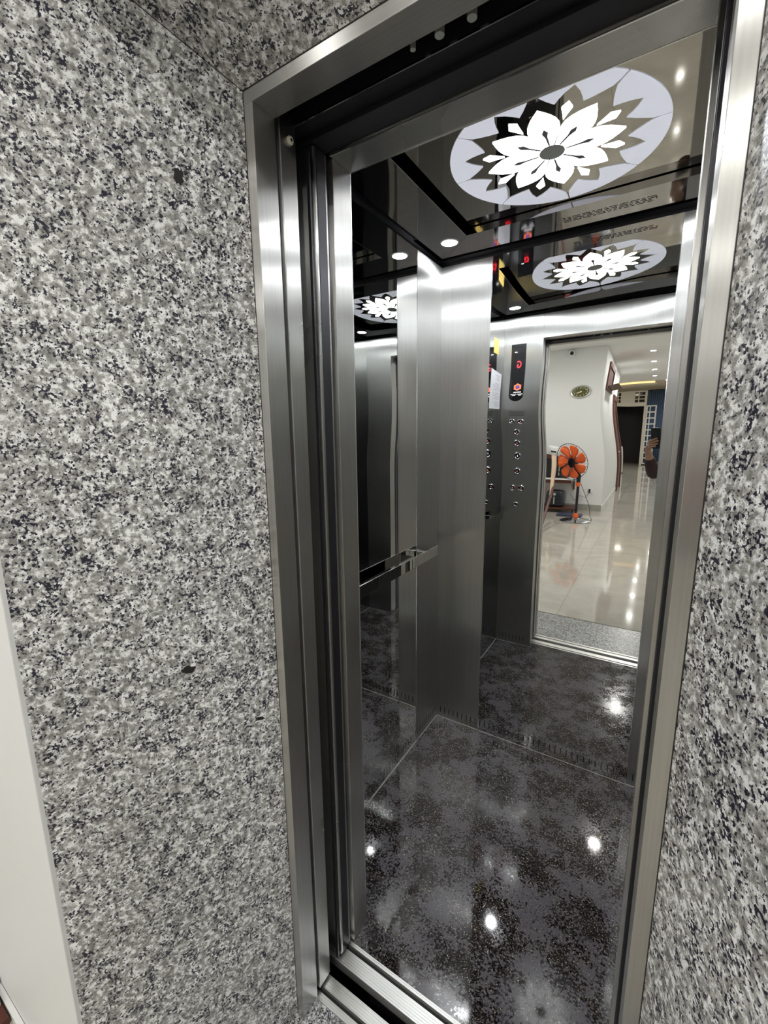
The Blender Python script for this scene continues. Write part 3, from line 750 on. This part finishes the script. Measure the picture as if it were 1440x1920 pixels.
# power outlet with plug
so = thing('power_socket', 'white power socket with black plug low on the clock wall', 'socket', (-0.36, YW, 0.39))
MB().box(-0.42, -0.30, YW, YW + 0.008, 0.35, 0.43).build('face_plate', M['white_gloss'], so, bevel=0.002)
MB().box(-0.385, -0.355, YW + 0.008, YW + 0.05, 0.35, 0.42).build('plug', M['black'], so, bevel=0.004)
MB().tube([(-0.37, YW + 0.05, 0.36), (-0.42, YW + 0.12, 0.26), (-0.52, YW + 0.10, 0.30), (-0.62, YW + 0.14, 0.20), (-0.70, YW + 0.12, 0.33)], 0.004, 6).build('cord', M['black'], so)

# side table
tb = thing('side_table', 'low table with white top edge and dark red brown apron against the clock wall', 'table', (-1.0, -5.65, 0))
MB().box(-1.55, -0.62, YW + 0.01, -5.42, 0.625, 0.65).build('table_top', M['white_gloss'], tb, bevel=0.002)
MB().box(-1.53, -0.64, YW + 0.03, -5.44, 0.56, 0.6249).build('apron', M['brown'], tb)
for y in (YW + 0.04, -5.48): MB().box(-1.52, -1.48, y, y + 0.03, 0.0, 0.5599).build('leg', M['brown'], tb)
MB().box(-0.67, -0.64, YW + 0.02, YW + 0.05, 0.40, 0.5599).build('wall_bracket', M['brown'], tb)
mw = thing('microwave', 'black microwave oven on the side table behind the fan', 'microwave', (-1.0, -5.65, 0.65))
MB().box(-1.22, -0.74, -5.88, -5.50, 0.651, 0.93).build('cabinet', M['black'], mw, bevel=0.008)
MB().box(-1.20, -0.86, -5.50, -5.492, 0.67, 0.91).build('door', M['blackgloss'], mw, bevel=0.003)
MB().tube([(-0.875, -5.475, 0.70), (-0.875, -5.475, 0.88)], 0.008, 8).build('handle', M['silver'], mw)
for z in (0.72, 0.80): MB().lathe([(0.0005, 0.012), (0.018, 0.012), (0.02, 0)], (-0.80, -5.50, z), 'y', 16).build('knob', M['silver'], mw)
rc = thing('rice_cooker', 'white round rice cooker standing on the black microwave', 'rice cooker', (-0.98, -5.66, 0.93))
MB().lathe([(0.09, 0.0), (0.115, 0.02), (0.125, 0.06), (0.12, 0.10)], (-0.98, -5.66, 0.931), 'z', 28).build('body', M['white_gloss'], rc, smooth=True)
MB().lathe([(0.121, 0.10), (0.118, 0.125), (0.08, 0.145), (0.03, 0.15)], (-0.98, -5.66, 0.931), 'z', 28).build('lid', M['white_gloss'], rc, smooth=True)
MB().box(-1.03, -0.93, -5.548, -5.530, 0.99, 1.01).build('handle', M['darkmetal'], rc, bevel=0.004)
pb = thing('plastic_bag', 'crumpled white plastic bag beside the rice cooker on the microwave', 'bag', (-0.76, -5.70, 0.931))
mb = MB(); bm = mb.bm
bmesh.ops.create_icosphere(bm, subdivisions=3, radius=0.06, matrix=Matrix.Translation((-0.76, -5.70, 1.0)))
rnd = random.Random(11)
for v in bm.verts:
    v.co.x += rnd.uniform(-0.008, 0.008); v.co.z = max(0.932, v.co.z * 1.0 + rnd.uniform(-0.010, 0.010)); v.co.y += rnd.uniform(-0.008, 0.008)
mb.build('bag', M['white_gloss'], pb, smooth=True)

af = thing('air_fryer', 'black rounded air fryer with silver handle on the floor under the table', 'air fryer', (-0.93, -5.62, 0.10))
mb = MB()
def rrect(cx_, cy_, hx, hy, r, n=6):
    P = []
    for sx, sy, a0 in ((1, 1, 0), (-1, 1, 90), (-1, -1, 180), (1, -1, 270)):
        for i in range(n + 1):
            a = math.radians(a0 + 90 * i / n); P.append((cx_ + sx * (hx - r) + r * math.cos(a), cy_ + sy * (hy - r) + r * math.sin(a)))
    return P
rings = []
for s, z in ((0.80, 0.10), (0.98, 0.13), (1.0, 0.25), (0.95, 0.36), (0.80, 0.40), (0.4, 0.415)):
    rings.append([mb.bm.verts.new((p[0], p[1], z)) for p in rrect(-0.93, -5.62, 0.17 * s, 0.16 * s, 0.07 * s)])
for a, b in zip(rings, rings[1:]):
    for i in range(len(a)): mb.bm.faces.new((a[i], a[(i + 1) % len(a)], b[(i + 1) % len(b)], b[i]))
mb.bm.faces.new(rings[0][::-1]); mb.bm.faces.new(rings[-1])
mb.build('body', plain('fryer_black', (0.015, 0.018, 0.025), 0.3), af, smooth=True)
MB().box(-0.935, -0.915, -5.459, -5.43, 0.16, 0.30).build('handle', M['silver'], af, bevel=0.004)
MB().lathe([(0.0005, 0.018), (0.024, 0.014), (0.028, 0)], (-0.925, -5.464, 0.345), 'y', 18).build('dial', M['silver'], af)
st = thing('low_stand', 'low dark brown wooden stand under the black air fryer', 'stand', (-0.93, -5.62, 0))
MB().box(-1.20, -0.55, -5.82, -5.40, 0.07, 0.099).build('shelf', M['brown'], st, bevel=0.003)
for x in (-1.17, -0.60):
    for y in (-5.80, -5.45): MB().box(x, x + 0.03, y, y + 0.03, 0, 0.0699).build('leg', M['brown'], st)
bs = MB().box(-0.80, -0.38, -5.30, -5.06, 0.0, 0.035).build('bathroom_scale', M['bluefloor'], bevel=0.01); tag(bs, 'flat dark blue scale on the floor behind the fan base', 'scale')

# leaning folded wooden chair at the left edge of the mirror view
wc = thing('folding_chair', 'folded wooden chair with pale seat and dark legs leaning beside the table', 'chair', (-0.95, -4.6, 0))
def bar(mb, a, b, wx, wy):
    a, b = Vector(a), Vector(b)
    mb.hexa([(a.x - wx, a.y - wy, a.z), (a.x + wx, a.y - wy, a.z), (a.x + wx, a.y + wy, a.z), (a.x - wx, a.y + wy, a.z), (b.x - wx, b.y - wy, b.z), (b.x + wx, b.y - wy, b.z), (b.x + wx, b.y + wy, b.z), (b.x - wx, b.y + wy, b.z)]); return mb
bar(MB(), (-0.74, -3.45, 0.0), (-0.78, -4.5, 0.60), 0.017, 0.02).build('leg', M['brown'], wc)
bar(MB(), (-0.80, -3.35, 0.0), (-0.88, -4.4, 0.60), 0.017, 0.02).build('leg', M['brown'], wc)
MB().hexa([(-0.82, -4.48, 0.42), (-0.79, -4.48, 0.42), (-0.79, -4.42, 0.42), (-0.82, -4.42, 0.42), (-0.88, -4.86, 1.00), (-0.80, -4.86, 1.00), (-0.80, -4.80, 1.00), (-0.88, -4.80, 1.00)]).build('side_board', M['oak'], wc)
MB().box(-1.2, -0.801, -4.85, -4.82, 0.96, 1.0).build('top_board', M['brown'], wc)

# ================================================================== pedestal fan
FX, FY = -0.42, -4.72
fan = thing('pedestal_fan', 'orange bladed pedestal fan with black grille and chrome base', 'fan', (FX, FY, 0))
MB().lathe([(0.245, 0.0), (0.25, 0.008), (0.22, 0.022), (0.10, 0.040), (0.05, 0.06), (0.03, 0.09)], (FX, FY, 0.0), 'z', 40).build('base', plain('dark_chrome', (0.35, 0.35, 0.37), 0.15, 1.0), fan, smooth=True)
MB().lathe([(0.048, 0.065), (0.045, 0.11), (0.025, 0.14)], (FX, FY, 0), 'z', 24).build('collar', M['orange'], fan, smooth=True)
MB().tube([(FX, FY, 0.13), (FX, FY, 0.62)], 0.022, 16).build('pole', M['darkmetal'], fan, smooth=True)
MB().lathe([(0.030, 0.60), (0.036, 0.62), (0.036, 0.66), (0.028, 0.68)], (FX, FY, 0), 'z', 20).build('collar', M['orange'], fan, smooth=True)
MB().tube([(FX, FY, 0.67), (FX, FY, 0.80)], [0.033, 0.036], 14).build('neck', M['black'], fan, smooth=True)
HX, HY, HZ = -0.52, -4.62, 0.965
MB().tube([(FX, FY, 0.78), (FX - 0.03, FY - 0.02, 0.86), (FX - 0.07, FY - 0.01, 0.93)], [0.03, 0.035, 0.05], 12).build('tilt_joint', M['black'], fan, smooth=True)
MB().lathe([(0.03, -0.20), (0.075, -0.17), (0.085, -0.08), (0.06, -0.03)], (HX, HY - 0.02, HZ), 'y', 24).build('motor', M['black'], fan, smooth=True)
gm = MB()
for k in range(36):
    a = 2 * PI * k / 36; ca, sa = math.cos(a), math.sin(a)
    gm.tube([(HX + r * ca, HY + y, HZ + r * sa) for r, y in ((0.05, 0.075), (0.15, 0.07), (0.215, 0.045), (0.242, 0.0), (0.22, -0.045), (0.12, -0.06), (0.06, -0.06))], 0.0011, 4, caps=False)
for r, y in ((0.243, 0.0), (0.05, 0.075), (0.06, -0.06)):
    gm.tube([(HX + r * math.cos(2 * PI * i / 40), HY + y, HZ + r * math.sin(2 * PI * i / 40)) for i in range(41)], 0.005 if r > 0.2 else 0.003, 6, caps=False)
gm.build('grille', M['black'], fan)
MB().lathe([(0.0005, 0.088), (0.05, 0.086), (0.056, 0.074)], (HX, HY, HZ), 'y', 24).build('badge', M['blackgloss'], fan, smooth=True)
MB().lathe([(0.0005, 0.04), (0.035, 0.03), (0.04, -0.02)], (HX, HY, HZ), 'y', 20).build('hub', M['black'], fan, smooth=True)
for k in range(7):
    a0 = 2 * PI * k / 7 + 0.3; mb = MB(); P = []
    for i, (r, d, hw) in enumerate(((0.035, 0.0, 0.26), (0.09, 0.05, 0.36), (0.15, 0.10, 0.41), (0.20, 0.15, 0.36), (0.224, 0.20, 0.18))):
        row = []
        for s in (-1, -0.33, 0.33, 1):
            a = a0 + d + s * hw; row.append(mb.bm.verts.new((HX + r * math.cos(a), HY + s * 0.016 * (0.4 + r * 3), HZ + r * math.sin(a))))
        P.append(row)
    for a, b in zip(P, P[1:]):
        for i in range(3): mb.bm.faces.new((a[i], a[i + 1], b[i + 1], b[i]))
    o = mb.build('blade', M['orange'], fan, smooth=True); md = o.modifiers.new('solid', 'SOLIDIFY'); md.thickness = 0.003
MB().tube([(FX + 0.03, FY - 0.03, 0.66), (FX + 0.10, FY - 0.15, 0.45), (FX + 0.17, FY - 0.3, 0.22), (FX + 0.20, FY - 0.25, 0.06), (FX + 0.24, FY - 0.15, 0.006), (FX + 0.20, FY + 0.0, 0.006), (FX + 0.23, FY + 0.12, 0.006)], 0.0045, 6).build('power_cord', M['black'], fan, smooth=True)

# ================================================================== corridor wall: window, door
XW = -0.143
w1 = MB().box(XW, XW + 0.03, -8.30, -8.22, 2.36, 2.90).box(XW, XW + 0.03, -6.78, -6.70, 2.36, 2.90).box(XW, XW + 0.03, -8.22, -6.78, 2.36, 2.43).box(XW, XW + 0.03, -8.22, -6.78, 2.83, 2.90).build('window_1', M['brown'])
struct(w1, 'small high window with dark brown frame in the corridor wall', 'window')
MB().box(XW, XW + 0.006, -8.22, -6.78, 2.43, 2.83).build('pane', plain('brown_glass', (0.09, 0.02, 0.015), 0.7), w1)
MB().hexa([(XW + 0.01, -8.2, 2.44), (XW + 0.03, -8.2, 2.44), (XW + 0.03, -6.8, 2.44), (XW + 0.01, -6.8, 2.44), (XW + 0.20, -8.2, 2.47), (XW + 0.22, -8.2, 2.47), (XW + 0.22, -6.8, 2.47), (XW + 0.20, -6.8, 2.47)]).build('open_sash', M['brown'], w1)
d1 = MB().box(XW, XW + 0.035, -10.35, -10.22, 0, 2.42).box(XW, XW + 0.035, -9.33, -9.20, 0, 2.42).box(XW, XW + 0.035, -10.22, -9.33, 2.29, 2.42).build('door_1', M['brown'])
struct(d1, 'dark brown wooden door frame in the corridor wall', 'door')
MB().box(XW, XW + 0.012, -10.22, -9.33, 0, 2.29).build('door_leaf', M['brown'], d1)
MB().tube([(XW + 0.012, -9.45, 1.0), (XW + 0.05, -9.45, 1.0), (XW + 0.05, -9.55, 1.0)], 0.008, 8).build('door_handle', M['chrome'], d1)

# ================================================================== far end: cabinet, speaker, gate, curtain
cb = thing('cabinet', 'tall white cabinet standing at the far end of the corridor', 'cabinet', (-0.55, -14.6, 0))
MB().box(-0.95, -0.33, -15.0, -14.4, 0.06, 0.98).build('body', M['white_gloss'], cb, bevel=0.005)
MB().box(-0.93, -0.65, -14.4, -14.385, 0.08, 0.96).build('door', M['white_gloss'], cb)
MB().box(-0.64, -0.35, -14.4, -14.385, 0.08, 0.96).build('door', M['white_gloss'], cb)
MB().box(-0.93, -0.35, -14.98, -14.42, 0, 0.0599).build('plinth', M['darkmetal'], cb)
sb = thing('stool', 'low black stool in front of the white cabinet', 'stool', (-0.45, -13.3, 0))
MB().box(-0.62, -0.30, -13.6, -13.3, 0.16, 0.22).build('seat', M['black'], sb, bevel=0.01)
for x in (-0.61, -0.34):
    for y in (-13.59, -13.34): MB().box(x, x + 0.03, y, y + 0.03, 0, 0.1599).build('leg', M['black'], sb)
YG = -19.9
gt = thing('street_door', 'cream metal street door with dark opening and barred transom at the end of the hall', 'door', (-0.4, YG, 0))
MB().box(-0.98, -0.90, YG, YG + 0.06, 0, 3.30).box(0.04, 0.13, YG, YG + 0.06, 0, 3.30).box(-0.8999, 0.0399, YG, YG + 0.06, 2.64, 2.80).box(-0.8999, 0.0399, YG, YG + 0.06, 3.24, 3.30).box(-0.50, -0.30, YG, YG + 0.05, 2.80, 3.24).build('door_frame', M['cream'], gt)
tb_ = MB()
for z in (2.93, 3.08): tb_.box(-0.8999, -0.5001, YG + 0.01, YG + 0.04, z, z + 0.03).box(-0.2999, 0.0399, YG + 0.01, YG + 0.04, z, z + 0.03)
for x in (-0.60, -0.20): tb_.box(x, x + 0.03, YG + 0.005, YG + 0.045, 2.80, 3.24)
tb_.build('transom_bars', M['cream'], gt)
MB().box(-0.90, 0.04, YG - 0.04, YG - 0.03, 2.80, 3.24).build('transom_glass', M['glass_dark'], gt)
gl = thing('gate_leaf', 'white barred gate leaf standing open beside the blue curtain', 'gate', (0.15, YG + 0.1, 0))
gb = MB()
Z = 2.66
gb.box(0.135, 0.19, YG + 0.07, YG + 0.11, 0.05, Z).box(0.475, 0.53, YG + 0.07, YG + 0.11, 0.05, Z).box(0.26, 0.30, YG + 0.07, YG + 0.11, 0.05, Z)
for i in range(11): gb.box(0.1901, 0.4749, YG + 0.075, YG + 0.105, 0.05 + i * 0.256, 0.05 + i * 0.256 + 0.055)
gb.build('bars', M['white_gloss'], gl)
ct = thing('curtain', 'blue pleated curtain hanging beside the street door', 'curtain', (0.7, YG + 0.2, 0.1))
mb = MB(); n = 60; A = []; B = []
for i in range(n + 1):
    x = 0.14 + 0.95 * i / n; y = YG + 0.02 + 0.03 * math.sin(i * 1.3)
    A.append(mb.bm.verts.new((x, y, 0.1))); B.append(mb.bm.verts.new((x, y, 3.28)))
for i in range(n): mb.bm.faces.new((A[i], A[i + 1], B[i + 1], B[i]))
o = mb.build('cloth', M['blue'], ct, smooth=True); md = o.modifiers.new('solid', 'SOLIDIFY'); md.thickness = 0.004
MB().tube([(0.2, YG + 0.02, 3.30), (1.2, YG + 0.02, 3.30)], 0.015, 8).build('rod', M['darkmetal'], ct)
cl = thing('ceiling_light', 'round flat ceiling light in the far room before the street door', 'ceiling lamp', (-0.35, -17.0, 3.42))
MB().lathe([(0.0005, -0.06), (0.15, -0.055), (0.20, -0.02), (0.20, 0)], (-0.35, -17.0, 3.42), 'z', 28).build('shade', emit('round_light', (1.0, 0.95, 0.85), 1.6), cl, smooth=True)
area_light('ceiling_light_light', (-0.35, -17.0, 3.34), 0.09, 8, (1.0, 0.88, 0.70))

# low stool at the doorway, bottom left corner
ds = thing('wooden_step', 'low brown wooden step with a white top in the bottom left corner', 'step', (-0.86, -0.52, 0))
MB().box(-1.00, -0.700, -0.62, -0.418, 0.021, 0.045).build('top', M['white_gloss'], ds, bevel=0.004)
MB().box(-1.02, -0.655, -0.64, -0.416, 0.0, 0.0209).build('lower_board', M['brown'], ds)
struct(MB().box(-0.76, -FS - TX * NIC, -NIC - 0.020, -NIC - 0.0085, 0.0, 0.026).build('baseboard_front', M['white_gloss']), 'low white skirting strip at the foot of the white wall', 'baseboard')
# ================================================================== phone and person
L0 = Vector((CX, CY, CZ))
def loc(r, f_, u): return L0 + RR * r + RF * f_ + RU * u
MP = Matrix(((RR.x, RF.x, RU.x, L0.x), (RR.y, RF.y, RU.y, L0.y), (RR.z, RF.z, RU.z, L0.z), (0, 0, 0, 1)))
ph = thing('smartphone', 'black smartphone held upright by a hand at the right edge of the mirror', 'phone', tuple(loc(-0.018, -0.011, -0.055)))
def local_build(mb, name, mat, parent, **k):
    mb.bm.transform(MP); return mb.build(name, mat, parent, **k)
mb = MB(); mb.prism(rrect(-0.019, -0.054, 0.038, 0.080, 0.012), 'y', -0.014, -0.006); 
local_build(mb, 'case', M['blackgloss'], ph, bevel=0.001)
for dz in (0.0, -0.024, -0.048):
    mb = MB(); mb.lathe([(0.0065, -0.006), (0.0065, -0.0042), (0.0050, -0.0040), (0.0050, -0.006)], (0.0, 0, dz), 'y', 20, closed=True); local_build(mb, 'lens_ring', M['darkmetal'], ph)
mb = MB(); mb.prism(rrect(-0.019, -0.054, 0.0355, 0.0775, 0.010), 'y', -0.0146, -0.0141); local_build(mb, 'screen', emit('phone_screen', (0.5, 0.5, 0.55), 0.25), ph)

def skinned(name, pts, edges, rad, mat, parent=None, root=0, sub=2):
    me = bpy.data.meshes.new(name); me.from_pydata([tuple(p) for p in pts], edges, []); me.materials.append(mat)
    o = bpy.data.objects.new(name, me); COL.objects.link(o)
    sk = o.modifiers.new('skin', 'SKIN'); sk.use_smooth_shade = True
    sv = me.skin_vertices[0].data
    for i, r in enumerate(rad):
        r = r if isinstance(r, tuple) else (r, r); sv[i].radius = r; sv[i].use_root = (i == root)
    sd = o.modifiers.new('sub', 'SUBSURF'); sd.levels = sub; sd.render_levels = sub
    if parent is not None: o.parent = parent
    return o
def bake(o):
    dg = bpy.context.evaluated_depsgraph_get()
    me = bpy.data.meshes.new_from_object(o.evaluated_get(dg)); me.name = o.name
    for p in me.polygons: p.use_smooth = True
    o.modifiers.clear(); o.data = me
    return o

fwd = Vector((RF.x, RF.y, 0)).normalized(); rgt = Vector((fwd.y, -fwd.x, 0)); UPV = Vector((0, 0, 1))
BO = Vector((1.02, -1.20, 0))
def bp_(r, f_, z): return BO + rgt * r + fwd * f_ + UPV * z
wrL = loc(-0.098, -0.032, -0.160)
elbL = Vector((0.655, -0.885, 1.165)); shL = bp_(-0.18, 0.0, 1.40)
wrR = loc(0.06, -0.055, -0.17); elbR = bp_(0.27, 0.08, 1.12); shR = bp_(0.18, 0, 1.40)
V = [bp_(0, 0, 0.95), bp_(0, 0, 1.08), bp_(0, 0, 1.25), bp_(0, 0.0, 1.38), bp_(0, 0.01, 1.47), bp_(0, 0.03, 1.54),      # 0-5 spine
     shL, elbL, wrL, shR, elbR, wrR,                                                                               # 6-11 arms
     bp_(-0.10, 0, 0.90), bp_(-0.11, 0.01, 0.50), bp_(-0.11, -0.02, 0.09), bp_(-0.12, 0.12, 0.035),                       # 12-15
     bp_(0.10, 0, 0.90), bp_(0.11, 0.01, 0.50), bp_(0.11, -0.02, 0.09), bp_(0.12, 0.12, 0.035),
     (elbL + wrL) / 2 + Vector((0, 0, 0.004)), (shL + elbL) / 2]
E_ = [(0, 1), (1, 2), (2, 3), (3, 4), (4, 5), (3, 6), (6, 21), (21, 7), (7, 20), (20, 8), (3, 9), (9, 10), (10, 11), (0, 12), (12, 13), (13, 14), (14, 15), (0, 16), (16, 17), (17, 18), (18, 19)]
Rd = [(0.15, 0.11), (0.14, 0.10), (0.155, 0.11), (0.13, 0.09), 0.055, 0.052, 0.058, 0.040, 0.024, 0.058, 0.040, 0.026, 0.085, 0.055, 0.038, 0.035, 0.085, 0.055, 0.038, 0.035, 0.037, 0.046]
# hand vertices continue the same body surface
base = len(V)
palm = [loc(-0.090, -0.026, -0.135), loc(-0.078, -0.020, -0.105)]
V += palm; E_ += [(8, base), (base, base + 1)]; Rd += [(0.024, 0.018), (0.024, 0.016)]
body = None
person = skinned('person', V, E_, Rd, M['skin'])
tag(person, 'person in dark clothes holding up a phone, arm and hand visible in the mirror', 'person')
bake(person)
# fingers: four of unequal length wrapping the phone back from its left edge, thumb on the screen side; joined into the body mesh
def finger(chain, rad):
    o = skinned('f', chain, [(i, i + 1) for i in range(len(chain) - 1)], rad, M['skin'], sub=2); bake(o); return o
fs = []
for i, (u0, u1, ln_) in enumerate(((-0.074, -0.052, 0.062), (-0.090, -0.069, 0.070), (-0.106, -0.089, 0.066), (-0.120, -0.108, 0.052))):
    r0 = -0.078
    ch = [loc(r0 + 0.000, -0.020, u0 - 0.012), loc(-0.068, -0.006, u0 - 0.003), loc(-0.062, 0.003, u0), loc(-0.062 + ln_ * 0.45, 0.0045, (u0 + u1) / 2), loc(-0.062 + ln_ * 0.75, 0.0035, u1 - 0.004), loc(-0.062 + ln_, 0.0025, u1)]
    fs.append(finger(ch, [0.0105, 0.0098, 0.0092, 0.0086, 0.0080, 0.0068]))
fs.append(finger([loc(-0.084, -0.026, -0.125), loc(-0.074, -0.032, -0.105), loc(-0.058, -0.028, -0.085), loc(-0.040, -0.0245, -0.068)], [0.014, 0.0115, 0.0102, 0.0085]))
# right hand, hidden behind the phone
for i in range(4):
    u = -0.10 - 0.018 * i
    fs.append(finger([loc(0.060, -0.050, u - 0.03), loc(0.045, -0.030, u), loc(0.028, -0.022, u + 0.004), loc(0.008, -0.0235, u + 0.008)], [0.011, 0.0098, 0.009, 0.0075]))
fs.append(finger([loc(0.058, -0.052, -0.15), loc(0.040, -0.040, -0.12), loc(0.020, -0.028, -0.10)], [0.013, 0.011, 0.0085]))
# head
mb = MB(); bm = mb.bm
hc = bp_(0, 0.06, 1.635)
bmesh.ops.create_uvsphere(bm, u_segments=32, v_segments=24, radius=1.0)
for v in bm.verts:
    x, y, z = v.co
    wx = 0.075 * (1 - 0.22 * max(0, -z) ** 1.5); wy = 0.095; wz = 0.118
    px, py, pz = x * wx, y * wy, z * wz
    if y > 0.3 and z < 0: py *= 1 - 0.10 * (-z)
    # nose, brow, eye hollows, lips, chin
    py += 0.020 * math.exp(-((x / 0.16) ** 2 + ((z + 0.12) / 0.20) ** 2)) * (y > 0)
    py -= 0.008 * (math.exp(-(((x - 0.38) / 0.16) ** 2 + ((z - 0.05) / 0.12) ** 2)) + math.exp(-(((x + 0.38) / 0.16) ** 2 + ((z - 0.05) / 0.12) ** 2))) * (y > 0)
    py += 0.006 * math.exp(-((x / 0.28) ** 2 + ((z + 0.48) / 0.08) ** 2)) * (y > 0)
    py += 0.008 * math.exp(-((x / 0.3) ** 2 + ((z + 0.85) / 0.15) ** 2)) * (y > 0)
    v.co = (px, py, pz)
bm.transform(Matrix.Translation(hc) @ Matrix(((rgt.x, fwd.x, 0, 0), (rgt.y, fwd.y, 0, 0), (0, 0, 1, 0), (0, 0, 0, 1))) @ Matrix.Rotation(-0.15, 4, 'X'))
for s in (-1, 1):
    bmesh.ops.create_uvsphere(bm, u_segments=12, v_segments=8, radius=0.03, matrix=Matrix.Translation(hc + rgt * 0.075 * s - fwd * 0.005) @ Matrix.Rotation(YAW, 4, 'Z') @ Matrix.Diagonal((0.35, 0.7, 1.05, 1)))
head = mb.build('head', M['skin'], None, smooth=True)
# merge fingers and head into the one body mesh
bmj = bmesh.new(); bmj.from_mesh(person.data)
for o in fs + [head]:
    bmj.from_mesh(o.data); me = o.data; bpy.data.objects.remove(o); bpy.data.meshes.remove(me)
bmj.to_mesh(person.data); bmj.free()
for p in person.data.polygons: p.use_smooth = True
# hair
mb = MB(); bm = mb.bm
bmesh.ops.create_uvsphere(bm, u_segments=28, v_segments=20, radius=1.0)
bmesh.ops.delete(bm, geom=[v for v in bm.verts if v.co.z < -0.35 or (v.co.y > 0.35 and v.co.z < 0.42)], context='VERTS')
for v in bm.verts: v.co = (v.co.x * 0.083, v.co.y * 0.104, v.co.z * 0.130)
bm.transform(Matrix.Translation(hc) @ Matrix(((rgt.x, fwd.x, 0, 0), (rgt.y, fwd.y, 0, 0), (0, 0, 1, 0), (0, 0, 0, 1))) @ Matrix.Rotation(-0.15, 4, 'X'))
o = mb.build('hair', M['hair'], person, smooth=True)
# eyes
for s in (-1, 1):
    MB().lathe([(0.001, 0.008), (0.008, 0.005), (0.010, 0)], tuple(hc + rgt * 0.029 * s + fwd * 0.078 + UPV * 0.016), 'y', 12).build('eye', M['paper'], person, smooth=True)
# shirt and trousers
sh = skinned('shirt', [bp_(0, 0, 0.93), bp_(0, 0, 1.08), bp_(0, 0, 1.25), bp_(0, 0, 1.385), bp_(0, 0.005, 1.445), shL, (shL + elbL) / 2, shL * 0.22 + elbL * 0.78, shR, (shR + elbR) / 2, shR * 0.25 + elbR * 0.75, elbL, (elbL + wrL) / 2 + Vector((0, 0, 0.004)), elbL * 0.22 + wrL * 0.78],
        [(0, 1), (1, 2), (2, 3), (3, 4), (3, 5), (5, 6), (6, 7), (3, 8), (8, 9), (9, 10), (7, 11), (11, 12), (12, 13)],
        [(0.170, 0.13), (0.16, 0.12), (0.172, 0.127), (0.147, 0.105), 0.068, 0.073, 0.060, 0.056, 0.073, 0.060, 0.058, 0.052, 0.047, 0.040], M['shirt'], person); bake(sh)
tr_ = skinned('trousers', [bp_(0, 0, 0.96), bp_(-0.10, 0, 0.86), bp_(-0.11, 0.01, 0.50), bp_(-0.11, -0.02, 0.12), bp_(0.10, 0, 0.86), bp_(0.11, 0.01, 0.50), bp_(0.11, -0.02, 0.12)],
        [(0, 1), (1, 2), (2, 3), (0, 4), (4, 5), (5, 6)], [(0.165, 0.125), 0.098, 0.072, 0.058, 0.098, 0.072, 0.058], M['trousers'], person); bake(tr_)
